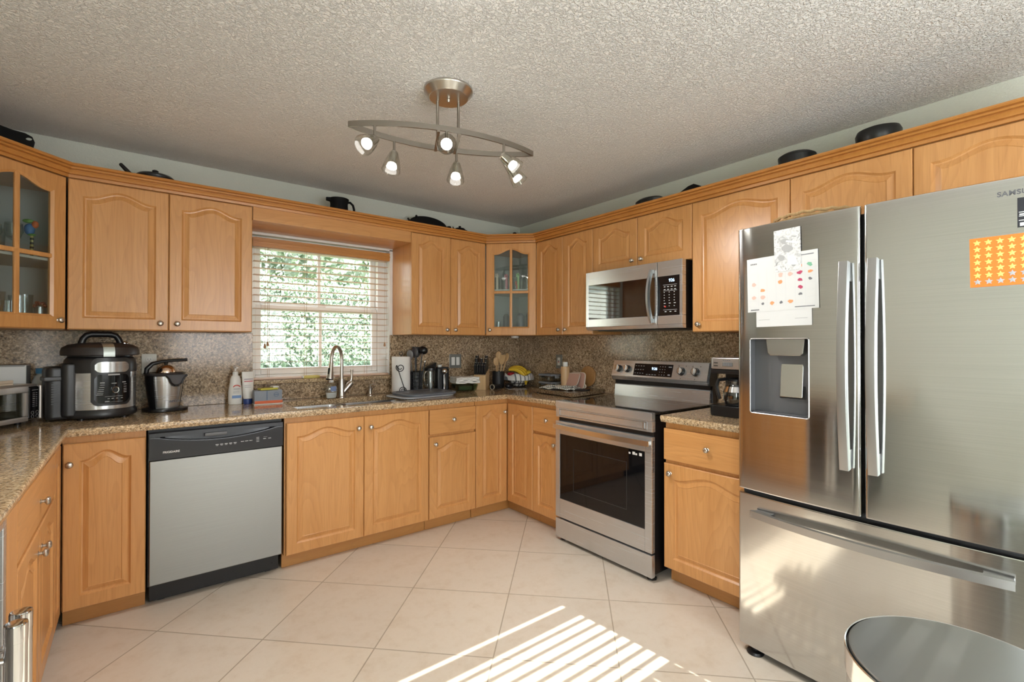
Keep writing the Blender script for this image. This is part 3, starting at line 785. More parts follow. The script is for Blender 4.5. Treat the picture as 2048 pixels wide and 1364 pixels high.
MB().prism([(-y, z) for y, z in side], .003, W - .003, M=PX, bev=0).build('control_head', STEEL, t, angle=20)
for ex0, ex1 in ((W - .0025, W + .006), (-.006, .0025)): MB().prism([(-y, z) for y, z in [(.590, 1.036), (.579, 1.068), (.610, 1.178), (.672, 1.178), (.672, .93), (.62, .93), (.62, 1.036)]], ex0, ex1, M=PX).build('end_cap', BLACKPL, t)
bk_unused = MB().prism([(-y, z) for y, z in [(.590, 1.036), (.579, 1.068), (.610, 1.178), (.672, 1.178), (.672, .93), (.62, .93), (.62, 1.036)]], W - .0025, W + .006, M=PX)
tilt = math.atan2(.035, .112)
FP = T(0, .562, 1.068) @ Rx(-tilt)               # local frame on the slanted face: x right, z up the slope, -y out
disp = MB().box(.196, .505, -.0015, .001, .012, .098, .0008, 1, M=FP).build('touch_panel', KEYBLACK, t)
mk = MB()
for r in range(3):
    for c in range(4): mk.box(.207 + c * .021, .217 + c * .021, -.0022, -.0014, .027 + r * .026, .0305 + r * .026, M=FP)
for r in range(4):
    for c in range(3): mk.box(.407 + c * .019, .412 + c * .019, -.0022, -.0014, .022 + r * .019, .026 + r * .019, M=FP)
for c in range(4): mk.box(.305 + c * .022, .318 + c * .022, -.0022, -.0014, .020, .0235, M=FP)
mk.box(.475, .492, -.0022, -.0014, .022, .030, M=FP).box(.473, .497, -.0022, -.0014, .078, .083, M=FP)
mk.build('panel_markings', GREYMARK, disp)
CLOCK = P('clock_glow', (.1, .2, .4), .5, emit=(.55, .75, 1.0), estr=2.2)
tx = text('clock_digits', '9:26', .026, CLOCK, disp, (0, 0, 0)); tx.matrix_local = FP @ T(.343, -.0024, .056) @ Rx(PI / 2)
for k, xx in enumerate((.062, .140, .572, .672)):
    kb = MB().lathe([(0, .026), (.020, .026), (.0225, .0235), (.024, .004), (.027, .002), (.027, 0), (0, 0)], 28, M=FP @ T(xx, -.0005, .055) @ Rx(PI / 2)).build('burner_knob', P('knob_black', (.02, .02, .02), .3), t)
    MB().box(-.0075, .0075, -.036, -.020, -.0225, .0225, .004, 3, M=FP @ T(xx, 0, .055)).lathe([(0, .0275), (.0185, .0275), (.021, .024), (.0215, .015)], 28, M=FP @ T(xx, 0, .055) @ Rx(PI / 2)).build('knob_grip', P('knob_steel', (.66, .65, .63), .2, 1.0), kb)
dts = MB()
for xx in (.572, .672):
    for q, z in ((-.025, .092), (.028, .092), (0, .008)): dts.box(xx + q - .002, xx + q + .002, -.0012, .0005, z - .002, z + .002, M=FP)
dts.build('dial_dots', BLACKPL, t)
for xx in (.035, W - .035):
    for yy in (.05, .57): MB().lathe([(0, .034), (.012, .034), (.012, .014), (.026, .010), (.028, 0), (0, 0)], 8, M=T(xx, yy, .0005)).build('foot', BLACKPL, t)

# ================================================================== MICROWAVE
t = thing('microwave', 'stainless over-the-range microwave with black window and keypad', 'microwave', (-.41, -1.247, 0), ROT_B)
W = .757
MB().box(.003, W - .003, .042, .4085, 1.393, 1.798, .002).build('casing', BLACKPL, t)
mdm = MB(); M0, M1 = 1.417, 1.7975
for a in ((0, .024, M0, M1), (.024, .585, M0, 1.470), (.024, .585, 1.706, M1), (.570, .5865, 1.470, 1.706)): mdm.box(a[0], a[1], 0, .040, a[2], a[3], .0015, 1)
mdm.prism([(-.0, 1.4165), (-.040, 1.4165), (-.040, 1.394), (-.012, 1.396)], 0, .5865, M=PX)
md = mdm.build('oven_door', STEEL, t)
MB().box(.0235, .5705, .0015, .034, 1.469, 1.707, .001).build('window', BLACKGLASS, md)
hpts = [(.556, -.012 - .040 * math.sin(PI * k / 18) ** .8, 1.432 + (1.748 - 1.432) * k / 18) for k in range(19)]
MB().tube(hpts, 1.0, sec=[(-.013, -.007), (.013, -.007), (.013, .007), (-.013, .007)], up=(1, 0, 0)).box(.543, .569, -.014, .0, 1.428, 1.452, .003).box(.543, .569, -.014, 0, 1.730, 1.752, .003).build('handle', P('grey_handle', (.42, .44, .45), .35, .9), md)
cm = MB()
for a in ((.5885, W, M0, 1.470), (.5885, W, 1.706, M1), (W - .018, W, 1.470, 1.706)): cm.box(a[0], a[1], 0, .040, a[2], a[3], .0015, 1)
cm.prism([(-.0, 1.4165), (-.040, 1.4165), (-.040, 1.394), (-.012, 1.396)], .5885, W, M=PX)
cpn = cm.build('control_panel', STEEL, t)
kpd = MB().box(.589, W - .0175, .0005, .034, 1.4695, 1.7065, .001).build('keypad', KEYBLACK, cpn)
text('clock_digits', '926', .026, CLOCK, kpd, (.668, 0, 1.670))
mk = MB()
for r in range(8):
    z = 1.640 - r * .0165
    for c in range(4 if r < 2 else 3):
        w_ = .012 if (r < 2 or r == 6) else .0055
        xx = .634 + c * (.0235 if r < 2 else .034)
        mk.box(xx, xx + w_, -.0004, .0006, z, z + .0035)
for z in (1.652, 1.617, 1.503): mk.box(.630, .722, -.0004, .0006, z, z + .0012)
for c in range(3): mk.box(.640 + c * .033, .652 + c * .033, -.0004, .0006, 1.491, 1.4945)
mk.build('keypad_markings', MARK, kpd)
MB().box(.638, .648, -.0006, .0006, 1.5195, 1.5275).build('stop_mark', P('red_mark', (.6, .03, .02), .5), kpd)
un = MB().box(.06, W - .06, .06, .36, 1.388, 1.3925, .001).build('bottom_plate', BLACKPL, t)

# ================================================================== REFRIGERATOR
t = thing('refrigerator', 'large stainless French door refrigerator with bottom freezer drawer', 'refrigerator', (-.893, -2.562, 0), ROT_B)
W = .908
def fy(x): return .022 * abs((x - W / 2) / (W / 2)) ** 2.2
def slab_door(name, x0, x1, z0, z1, mat, hole=None, back=.058, r=.010):
    bm = bmesh.new()
    xs = [x0, x0 + r * .12, x0 + r * .5, x0 + r] + [x0 + r + (x1 - x0 - 2 * r) * k / 20 for k in range(1, 20)] + [x1 - r, x1 - r * .5, x1 - r * .12, x1]
    if hole: xs += [hole[0], hole[1]]
    xs = sorted(set(round(v, 5) for v in xs))
    zs = [z0, z0 + .002, z0 + .006] + ([hole[2], hole[3]] if hole else []) + [z1 - .006, z1 - .002, z1]
    def yy(x, z):
        d = min(x - x0, x1 - x); y = fy(x)
        if d < r: y += r - math.sqrt(max(0, r * r - (r - d) ** 2))
        e = min(z - z0, z1 - z)
        if e < .006: y += .006 - math.sqrt(max(0, .006 ** 2 - (.006 - e) ** 2))
        return y
    V = [[bm.verts.new((x, yy(x, z), z)) for x in xs] for z in zs]
    for i in range(len(zs) - 1):
        for j in range(len(xs) - 1):
            if hole and hole[0] - 1e-4 <= xs[j] and xs[j + 1] <= hole[1] + 1e-4 and hole[2] - 1e-4 <= zs[i] and zs[i + 1] <= hole[3] + 1e-4: continue
            bm.faces.new((V[i][j], V[i][j + 1], V[i + 1][j + 1], V[i + 1][j]))
    B = [[bm.verts.new((x, back, z)) for x in xs] for z in (z0, z1)]
    for j in range(len(xs) - 1):
        bm.faces.new((V[0][j + 1], V[0][j], B[0][j], B[0][j + 1])); bm.faces.new((V[-1][j], V[-1][j + 1], B[1][j + 1], B[1][j]))
    bm.faces.new([V[i][0] for i in range(len(zs))] + [B[1][0], B[0][0]]); bm.faces.new([V[i][-1] for i in range(len(zs))] + [B[1][-1], B[0][-1]])
    bmesh.ops.recalc_face_normals(bm, faces=bm.faces)
    m = MB(); m.merge(bm)
    return m.build(name, mat, t, angle=40)
HX0, HX1, HZ0, HZ1 = .054, .283, 1.012, 1.322
fl = slab_door('left_door', 0, .4485, .687, 1.790, FRIDGE, (HX0, HX1, HZ0, HZ1))
frd = slab_door('right_door', .4585, W, .687, 1.790, FRIDGE)
fdr = slab_door('freezer_drawer', 0, W, .032, .672, FRIDGE)
MB().box(.004, W - .004, .062, .775, .030, 1.772, .004).build('case', P('case_grey', (.10, .10, .105), .45), t)
for xx in (.02, W - .10): MB().box(xx, xx + .08, .03, .12, 1.7725, 1.788, .004).build('hinge_cover', P('hinge_grey', (.2, .2, .2), .5), t)
# water and ice dispenser recess
DGREY = P('dispenser_grey', (.27, .275, .29), .35, .6)
m = MB(); y0 = fy(HX0) - .002; y1 = fy(HX1) - .001; D = .10
m.quad((HX0, D, HZ0), (HX1, D, HZ0), (HX1, D, HZ1), (HX0, D, HZ1))
m.quad((HX0, y0 + .002, HZ0), (HX0, D, HZ0), (HX0, D, HZ1), (HX0, y0 + .002, HZ1))
m.quad((HX1, D, HZ0), (HX1, y1 + .001, HZ0), (HX1, y1 + .001, HZ1), (HX1, D, HZ1))
m.quad((HX0, y0 + .002, HZ0), (HX1, y1 + .001, HZ0), (HX1, D, HZ0), (HX0, D, HZ0))
m.quad((HX0, D, HZ1), (HX1, D, HZ1), (HX1, y1 + .001, HZ1), (HX0, y0 + .002, HZ1))
ds = m.build('dispenser_niche', DGREY, fl, flat=True)
ds.location = (0, 0, 0)
fm = MB(); loop = [(x, fy(x) - .001, z) for x, z in rrect(HX0 + .001, HX1 - .001, HZ0 + .001, HZ1 - .001, .008, 4)]
fm.tube(loop, .0022, 6, closed=True); fm.build('dispenser_rim', P('rim_steel', (.45, .45, .46), .3, 1.0), ds)
MB().prism([(.115, 1.3205), (.262, 1.3205), (.255, 1.262), (.245, 1.252), (.132, 1.252), (.122, 1.262)], -.088, -.022, M=Rx(PI / 2), bev=.003).build('nozzle_housing', P('nozzle_steel', (.5, .5, .5), .25, 1.0), ds)
pd_ = MB().box(-.042, .042, -.004, .004, -.075, .075, .003, M=T(.200, .060, 1.160) @ Rx(math.radians(-6))).build('paddle', P('paddle_steel', (.66, .66, .64), .2, 1.0), ds)
MB().box(-.049, .049, .005, .014, -.080, .078, .003, M=T(.203, .060, 1.160) @ Rx(math.radians(-6))).build('paddle_back', BLACKPL, ds)
MB().box(HX0 + .006, HX1 - .006, .026, .096, 1.013, 1.020, .002).build('drip_tray', P('tray_grey', (.16, .165, .18), .3, .5), ds)
# handles
def vhandle(x, parent):
    n = 22; y0 = fy(x)
    pts = [(x, y0 - .024 - .026 * math.sin(PI * k / n), .852 + (1.592 - .852) * k / n) for k in range(n + 1)]
    h = MB().tube(pts, 1.0, sec=[(-.0135, -.0095), (-.0120, -.0115), (.0120, -.0115), (.0135, -.0095), (.0135, .0150), (.0120, .0170), (-.0120, .0170), (-.0135, .0150)], up=(1, 0, 0))
    # inner web that carries the bar to the door
    for k in range(n):
        za, zb = pts[k][2], pts[k + 1][2]
        if k < 2 or k >= n - 2: h.box(x - .0115, x + .0115, pts[k][1] + .010, y0 + .004, za, zb + .0005)
    return h.build('handle', HANDLE, parent)
vhandle(.405, fl)
hr = vhandle(.490, frd)
hm = MB()
for k in range(9): hm.box(.4885, .4935, fy(.49) - .0620, fy(.49) - .0600, 1.165 + k * .0095, 1.171 + k * .0095)
hm.build('lettering_marks', GREYMARK, hr)
n = 22
pts = [(.070 + .755 * k / n, fy(.070 + .755 * k / n) - .026 - .030 * math.sin(PI * k / n), .600) for k in range(n + 1)]
h = MB().tube(pts, 1.0, sec=[(-.0095, -.0135), (.0095, -.0135), (.0095, .0135), (-.0095, .0135)], up=(0, 0, 1))
for a, b in ((.071, .14), (.755, .824)): h.box(a, b, -.022, .02, .592, .609, .003)
h.build('handle', HANDLE, fdr)
text('logo', 'SAMSUNG', .020, P('logo_grey', (.10, .10, .11), .4), frd, (.790, fy(.80) - .0012, 1.738), bold=.0006, space=1.08).rotation_euler = (PI / 2, 0, math.radians(4.5))
for xx in (.06, W - .06):
    MB().lathe([(0, .031), (.014, .031), (.014, .016), (.030, .012), (.034, .004), (.032, 0), (0, 0)], 20, M=T(xx, .045, .0)).build('foot', BLACKPL, t)
    MB().lathe([(0, .031), (.014, .031), (.014, .016), (.030, .012), (.034, .004), (.032, 0), (0, 0)], 20, M=T(xx, .70, .0)).build('foot', BLACKPL, t)
FR_M = T(-.893, -2.562, 0) @ Rz(ROT_B)
# ---- papers and stickers held on the doors (each a thing of its own)
def sheet(name, label, cat, x0, x1, z0, z1, mat, off=.002, tilt=0.0, thick=.0004, shear=0.0):
    t = thing(name, label, cat, FR_M @ Vector(((x0 + x1) / 2, fy((x0 + x1) / 2) - off, (z0 + z1) / 2)), ROT_B)
    w, hh = (x1 - x0) / 2, (z1 - z0) / 2; xc = (x0 + x1) / 2; ct_, st_ = math.cos(tilt), math.sin(tilt)
    def pt(u, v, d=0.0):
        a, b = u * ct_ - v * st_, u * st_ + v * ct_
        return (a, fy(xc + a) - fy(xc) - d, b)
    bm = bmesh.new(); N = 10
    rows = [[bm.verts.new(pt(-w + 2 * w * i / N, v, d)) for i in range(N + 1)] for v, d in ((-hh, 0), (hh, 0), (hh, thick), (-hh, thick))]
    for a, b in zip(rows, rows[1:] + rows[:1]):
        for i in range(N): bm.faces.new((a[i], a[i + 1], b[i + 1], b[i]))
    bm.faces.new([r[0] for r in rows]); bm.faces.new([r[-1] for r in rows][::-1])
    bmesh.ops.recalc_face_normals(bm, faces=bm.faces)
    m = MB(); m.merge(bm); o = m.build('sheet', mat, t, angle=30)
    return t, pt, w, hh
def prints(t, pt, polys, mat, name='print', d=.0012):
    m = MB()
    for poly in polys:
        m.quad(*[pt(u, v, d) for u, v in poly])
    return m.build(name, mat, t, flat=True)
def blob(cx, cy, r, n=9, jit=.35):
    return [(cx + r * (1 + random.uniform(-jit, jit)) * math.cos(2 * PI * k / n), cy + r * .75 * (1 + random.uniform(-jit, jit)) * math.sin(2 * PI * k / n)) for k in range(n)]
def bar(x0, x1, y0, y1): return [(x0, y0), (x1, y0), (x1, y1), (x0, y1)]
t, pt, w, hh = sheet('note_sheet', 'blank white sheet showing below the calendar on the refrigerator', 'paper', .082, .294, 1.370, 1.56, PAPER, .0022, math.radians(.8))
prints(t, pt, [bar(-w + .01, w - .015, -hh + .028, -hh + .0292), bar(-w + .012, w - .06, -hh + .075, -hh + .0760)], GREYMARK)
t, pt, w, hh = sheet('calendar', 'white wall calendar with small coloured stickers on the refrigerator', 'calendar', .045, .318, 1.433, 1.655, PAPER, .0032, math.radians(1.0))
gl = []
x0, x1, y0, y1 = -w + .010, w - .010, -hh + .018, hh - .040
for r in range(7): yy_ = y0 + (y1 - y0) * r / 6; gl.append(bar(x0, x1, yy_, yy_ + .0006))
for c in range(8): xx = x0 + (x1 - x0) * c / 7; gl.append(bar(xx, xx + .0006, y0, y1))
prints(t, pt, gl, P('grid_line', (.58, .58, .60), .7), 'grid')
cell = lambda c, r: (x0 + (x1 - x0) * (c + .5) / 7, y1 - (y1 - y0) * (r + .5) / 6)
OR, RD, GN, PK, DK = P('orange_ink', (.80, .32, .14), .6), P('red_ink', (.45, .05, .12), .6), P('green_ink', (.20, .45, .30), .6), P('pink_ink', (.75, .45, .38), .6), INK
for mat_, cells in ((OR, [(5, 0), (6, 1), (1, 3), (3, 2), (2, 5), (4, 5)]), (RD, [(5, 1), (5, 2), (5, 3)]), (GN, [(3, 0), (6, 0)]), (PK, [(0, 2), (3, 1), (4, 1), (0, 4), (1, 4)]), (DK, [(5, 4), (1, 5), (3, 5), (6, 2)])):
    for c in cells: prints(t, pt, [blob(*cell(*c), .0095 if mat_ is not DK else .007)], mat_, 'sticker')
prints(t, pt, [bar(x0 + .006 + k * .007, x0 + .011 + k * .007, hh - .026, hh - .021) for k in range(4)] + [bar(x0 + .004 + k * .006, x0 + .0085 + k * .006, y0 - .012, y0 - .007) for k in range(6)] + [], INK, 'lettering')
for q_ in (bar(x1 - .06, x1 - .004, hh - .016, hh - .013), bar(x1 - .075, x1 - .004, y0 - .010, y0 - .007)): prints(t, pt, [q_], INK, 'print_line')
def sketch_mat():
    m, nt, b = new_mat('pencil_sketch'); L = nt.links
    tc = nd(nt, 'ShaderNodeTexCoord'); n = nd(nt, 'ShaderNodeTexNoise'); n.inputs['Scale'].default_value = 42; n.inputs['Detail'].default_value = 6; n.inputs['Distortion'].default_value = 2.5
    L.new(tc.outputs['Object'], n.inputs['Vector'])
    r = ramp(nt, [(.30, (.30, .30, .31)), (.46, (.60, .60, .60)), (.55, (.74, .74, .74)), (.7, (.62, .62, .62))]); L.new(n.outputs['Fac'], r.inputs[0]); L.new(r.outputs[0], b.inputs['Base Color'])
    b.inputs['Roughness'].default_value = .7
    return m
t, pt, w, hh = sheet('drawing', 'grey pencil drawing overlapping the calendar top on the refrigerator', 'drawing', .157, .257, 1.587, 1.753, sketch_mat(), .0044, math.radians(1.2))
for q_ in (blob(-.008, .035, .016, 12, .2), blob(-.002, .004, .020, 12, .3), blob(-.022, -.030, .015, 10, .3), blob(.024, -.062, .009, 8, .3)): prints(t, pt, [q_], P('pencil_shade', (.40, .40, .41), .7), 'pencil_strokes')
for q_ in ([(-.005, .030), (.040, .018), (.044, .024), (-.002, .038)], [(.0, -.02), (.030, -.03), (.042, -.065), (.0, -.06)]): prints(t, pt, [q_], P('pencil_light', (.72, .72, .73), .7), 'pencil_highlight', .0016)
ORS = P('orange_sheet', (.90, .20, .02), .5); GOLD = P('gold_star', (.86, .62, .16), .35); GREYSTAR = P('peeled_star', (.42, .43, .44), .6)
t, pt, w, hh = sheet('star_chart', 'orange reward sheet with rows of gold stars on the refrigerator', 'sticker sheet', .731, .888, 1.473, 1.622, ORS, .0022, math.radians(.6))
for r in range(7):
    for c in range(6):
        cx, cy = -w + .0165 + c * .0245, hh - .0150 - r * .0198
        peeled = r == 6 or (r == 5 and c >= 3)
        poly = [(cx + (.0095 if k % 2 == 0 else .0046) * math.sin(PI * k / 5), cy + (.0095 if k % 2 == 0 else .0046) * math.cos(PI * k / 5)) for k in range(10)]
        m = MB(); 
        for k in range(10): m.quad(pt(cx, cy, .0019), pt(*poly[k], .0012), pt(*poly[(k + 1) % 10], .0012))
        m.build('star', GREYSTAR if peeled else GOLD, t, flat=True)
t, pt, w, hh = sheet('feature_label', 'black feature sticker under the lettering on the right refrigerator door', 'sticker', .832, .892, 1.640, 1.726, P('label_black', (.012, .012, .018), .4), .0022)
prints(t, pt, [bar(-w + .003, w - .003, -.0005, .0015), bar(-w + .003, w - .003, -.012, -.010), bar(-w + .003, w - .003, -.0245, -.0225), bar(-w + .004, -w + .014, -.008, -.004), bar(-w + .005, -w + .013, -.040, -.030)], MARK)
# basket on top
t = thing('wicker_basket', 'low round wicker basket lying on top of the refrigerator', 'basket', (-.615, -2.775, 1.7735))
b_ = MB()
for k in range(6):
    r = .115 + .006 * k; z = .006 + .012 * k
    b_.tube([(r * math.cos(2 * PI * i / 40), 1.12 * r * math.sin(2 * PI * i / 40), z + .0025 * (1 if (i + k) % 2 else -1)) for i in range(40)], .0065, 6, closed=True)
b_.lathe([(0, .001), (.118, .001), (.118, .006), (0, .006)], 30, sy=1.12)
b_.build('weave', wood_mat('wicker', (.55, .36, .17), (.44, .27, .11), (.2, .1, .03), rough=.6), t)

# ================================================================== TRASH CAN
t = thing('trash_can', 'round brushed steel step can with flat lid in front of the refrigerator', 'trash can', (-1.615, -3.392, 0))
CANST = steel('can_steel', (.60, .60, .59), .30, .6)
MB().lathe([(0, .001), (.196, .001), (.199, .004), (.199, .018), (.1985, .0185)], 56).build('base_ring', BLACKPL, t)
MB().lathe([(.1975, .019), (.1975, .612), (.196, .615), (.0, .615)], 72).build('body', CANST, t)
MB().lathe([(.2015, .600), (.202, .648), (.2005, .6515), (.1985, .6505), (.1975, .646), (.1975, .6155), (.2, .600), (.2015, .600)], 72).build('lid_ring', P('lid_ring_steel', (.72, .72, .71), .15, 1.0), t)
MB().lathe([(.1945, .640), (.1945, .6515), (.193, .6535), (.188, .6545), (.12, .6552), (0, .6556)], 72).build('lid', steel('lid_steel', (.42, .43, .425), .30, .2, streak=.02), t)
MB().lathe([(.1955, .6385), (.193, .6385)], 56).build('seal', BLACKPL, t)
MB().box(-.035, .035, -.245, -.19, .006, .018, .004, M=Rz(math.radians(-40))).build('pedal', HANDLE, t)

# ================================================================== UNDERCOUNTER COOLER (left edge)
t = thing('beverage_cooler', 'undercounter glass door cooler with thick bar handles at the left edge', 'beverage cooler', (-3.165, -2.396, 0), ROT_C)
MB().box(.004, .594, .03, .60, .09, .872).build('case', BLACKPL, t)
MB().box(.006, .592, .06, .08, .003, .088).build('kick_plate', BLACKPL, t)
for a, b, hx in ((.004, .2965, .270), (.3015, .594, .328)):
    f = MB()
    for q in ((a, a + .034, .092, .870), (b - .034, b, .092, .870), (a + .034, b - .034, .092, .130), (a + .034, b - .034, .832, .870)): f.box(q[0], q[1], 0, .028, q[2], q[3], .003)
    d = f.build('door', STEEL, t)
    MB().box(a + .033, b - .033, .010, .016, .129, .833).build('glass_pane', BLACKGLASS, d)
    h = MB().lathe([(0, .17), (.019, .17), (.019, .205), (.0185, .2055), (.0185, .665), (.019, .6655), (.0195, .70), (.0185, .704), (.016, .705), (.0, .7045)], 32, M=T(hx, -.062, 0))
    for z in (.235, .63): h.tube([(hx, -.05, z), (hx, 0, z)], .008, 12)
    h.build('handle', CHROME, d)

# ================================================================== CEILING LIGHT
t = thing('track_light', 'brushed nickel ceiling light with two bowed bars and six spot heads', 'ceiling light', (-1.822, -1.745, H_C))
MB().lathe([(0, -.0005), (.108, -.0005), (.108, -.006), (.106, -.010), (.086, -.034), (.083, -.036), (0, -.036)], 48).lathe([(0, -.0365), (.007, -.037), (.008, -.045), (.005, -.051), (0, -.052)], 14).build('canopy', NICKEL, t)
ZBAR = -.196
A_, B_ = Vector((-2.206, -1.575)), Vector((-1.392, -1.815)); O_ = Vector((-1.822, -1.745))
ax = (B_ - A_); nrm = Vector((ax.y, -ax.x)).normalized()          # towards the camera side
if nrm.y > 0: nrm = -nrm
def barpt(s, side, bow=.108):
    p = A_ + ax * s + nrm * side * bow * (4 * s * (1 - s)) ** .9 - O_
    return Vector((p.x, p.y, ZBAR))
sec = [(-.004, -.0115), (.004, -.0115), (.004, .0115), (-.004, .0115)]
for side in (1, -1):
    MB().tube([barpt(k / 30, side) for k in range(31)], 1.0, sec=sec, up=(0, 0, 1)).build('bowed_bar', BARMETAL, t)
rods = [Vector((-1.846, -1.690)) - O_, Vector((-1.763, -1.733)) - O_]
for k, rp in enumerate(rods):
    MB().tube([(rp.x, rp.y, -.034), (rp.x, rp.y, ZBAR - .011)], .0062, 12).build('rod', BARMETAL, t)
    s_ = ((rp + O_ - A_).dot(ax)) / ax.length_squared
    MB().tube([barpt(s_ - .02, 1), barpt(s_ + .02, -1)], 1.0, sec=[(-.006, -.0035), (.006, -.0035), (.006, .0035), (-.006, .0035)], up=(0, 0, 1), M=T(0, 0, -.013)).build('cross_bar', BARMETAL, t)
BULB = P('bulb_glow', (.9, .9, .9), .4, emit=(1.0, .97, .92), estr=4.0)
BULBHOT = P('bulb_hot', (.9, .9, .9), .4, emit=(1.0, .97, .92), estr=45.0)
SHADE = thin_glass('shade_glass', (.93, .93, .91), 1.3)
CAN = P('spot_can', (.66, .64, .60), .16, 1.0)
# bar parameter, bar side, aim
camdir = (Vector((-2.906, -3.581, 1.2976)) - Vector((-1.82, -1.75, 2.15))).normalized()
heads = [(.12, 1, Vector((-.62, -.05, -.55)) + camdir * .55), (.235, -1, Vector((-.18, .0, -1.0)) + camdir * .12), (.465, 1, camdir * 1.0 + Vector((.0, -.02, .02))),
         (.585, -1, Vector((-.10, -.03, -1.0)) + camdir * .2), (.79, 1, Vector((.62, -.30, -.62)) + camdir * .35), (.885, -1, Vector((.50, -.25, -.75)) + camdir * .1)]
for k, (s, side, aim) in enumerate(heads):
    aim.normalize(); p0 = barpt(s, side)
    st = MB().tube([p0 + Vector((0, 0, -.011)), p0 + Vector((0, 0, -.052))], .0055, 12)
    st.tube([p0 + Vector((0, 0, -.050)), p0 + Vector((0, 0, -.066))], .0085, 12)
    hd = st.build('spot_stem', BARMETAL, t)
    piv = p0 + Vector((0, 0, -.068))
    q = aim.to_track_quat('-Z', 'Y').to_matrix().to_4x4()
    Mh = T(*piv) @ q
    c = MB().lathe([(0, .014), (.012, .014), (.0175, .009), (.019, .0), (.019, -.052), (.0190, -.048), (.018, -.048), (.018, -.0445), (0, -.0445)], 24, M=Mh).build('spot_can', CAN, hd)
    MB().lathe([(0, -.0455), (.0175, -.0455), (.0225, -.060), (.0232, -.066), (.021, -.0685), (0, -.070)], 24, M=Mh).build('bulb', BULBHOT if k == 2 else BULB, hd)
    MB().lathe([(.0195, .004), (.024, -.010), (.032, -.035), (.039, -.065), (.042, -.085), (.0405, -.085), (.0375, -.065), (.0305, -.035), (.0225, -.010), (.0195, .002)], 28, M=Mh).build('glass_shade', SHADE, hd)
    lk = MB().tube([p0 + Vector((0, 0, -.060)), piv + (q @ Vector((.0, .0, .006)))], .003, 6).build('swivel', NICKEL, hd)
    w_ = T(-1.822, -1.745, H_C) @ Mh @ Vector((0, 0, -.092))
    lamp('spot_bulb', 'SPOT', w_, aim, 17.0 if k != 2 else 20.0, (1.0, .97, .93), spot_size=math.radians(120), spot_blend=.7, shadow_soft_size=.025)

# ================================================================== ON THE WORKTOP, LEFT TO RIGHT
Zc = .9140
# toaster oven, turned towards the room across the corner
ang = math.atan2(.866, .504)          # direction of its front edge
t = thing('toaster_oven', 'steel toaster oven with glass door and black keypad in the left corner', 'toaster oven', (-3.262, -.325, Zc), ang)
# local: x runs along the front edge (right end at 0), y into the oven (towards the corner)
TW = .46; TS = P('toaster_steel', (.55, .51, .48), .34, .7)
m = MB(); m.prism(rrect(-.27, -.016, .018, .190, .018, 5), -TW, 0, M=Matrix(((0, 0, 1, 0), (-1, 0, 0, 0), (0, 1, 0, 0), (0, 0, 0, 1))), bev=.004)
m.build('body', TS, t, angle=40)
MB().box(-.082, -.020, -.004, .0155, .026, .180, .008, 3).build('keypad', KEYBLACK, t)
MB().box(-.018, -.002, -.005, .0155, .020, .186, .007, 3).build('end_trim', TS, t)
km = MB()
for r in range(8): km.box(-.062, -.050, -.0048, -.0036, .085 + r * .009, .0875 + r * .009)
for r in range(8): km.box(-.044, -.036, -.0048, -.0036, .085 + r * .009, .0870 + r * .009)
km.box(-.066, -.032, -.0048, -.0036, .162, .164)
for r in range(2):
    for c in range(2): km.lathe([(.007, 0), (.008, 0), (.008, .0008), (.007, .0008), (.007, 0)], 14, M=T(-.062 + c * .026, -.0042, .038 + r * .018) @ Rx(PI / 2))
km.build('keypad_markings', GREYMARK, t)
f = MB()
for q in ((-TW, -.085, .020, .042), (-TW, -.085, .155, .185), (-.106, -.085, .042, .155), (-TW, -TW + .02, .042, .155)): f.box(q[0], q[1], -.006, .012, q[2], q[3], .004)
dr = f.build('door', TS, t)
MB().box(-TW + .018, -.104, .002, .006, .040, .157).build('door_glass', thin_glass('oven_glass', (.55, .55, .50), 1.5), dr)
inn = MB().box(-TW + .02, -.11, .013, .0142, .045, .153)
inn.build('inner_cavity', P('oven_inside', (.24, .21, .13), .35), t)
rk = MB()
for z in (.075, .110): rk.tube([(-TW + .02, .010, z), (-.11, .010, z)], .0014, 6)
rk.build('rack', CHROME, t)
for xx in (-.06, -TW + .06): MB().lathe([(0, .019), (.014, .019), (.012, 0), (0, 0)], 12, M=T(xx, .06, 0)).build('foot', BLACKPL, t)
for xx in (-.06, -TW + .06): MB().lathe([(0, .019), (.014, .019), (.012, 0), (0, 0)], 12, M=T(xx, .22, 0)).build('foot', BLACKPL, t)
TM = T(-3.262, -.325, Zc) @ Rz(ang)
t = thing('wooden_tray', 'thin pale board lying on top of the toaster oven', 'tray', TM @ Vector((-.26, .13, .1905)), ang)
MB().box(-.14, .14, -.10, .10, 0, .010, .003).box(-.14, .14, -.10, -.092, .010, .024, .003).box(-.14, .14, .092, .10, .010, .024, .003).build('board', P('cream_board', (.66, .55, .43), .5), t)
t = thing('white_box', 'white cardboard box standing against the splash behind the toaster oven', 'box', (-3.54, -.095, Zc))
MB().box(-.24, .20, -.065, .065, 0, .275, .002, 1).build('carton', P('white_card', (.80, .80, .78), .6), t)
MB().box(.2002, .2012, -.064, .064, .002, .272).build('end_panel', P('grey_card', (.26, .26, .26), .6), t)
MB().box(-.235, .195, -.0655, .0655, .268, .2765, .001).build('lid_flap', P('card_edge', (.34, .34, .33), .7), t)
MB().box(-.150, -.080, -.0664, -.0652, .190, .222).build('printed_label', P('card_label', (.45, .45, .46), .6), t)
MB().box(-.125, -.105, -.0670, -.0662, .196, .212).build('printed_mark', INK, t)
t = thing('white_bottle', 'white plastic bottle with blue cap between toaster oven and pressure cooker', 'bottle', (-3.285, -.082, Zc))
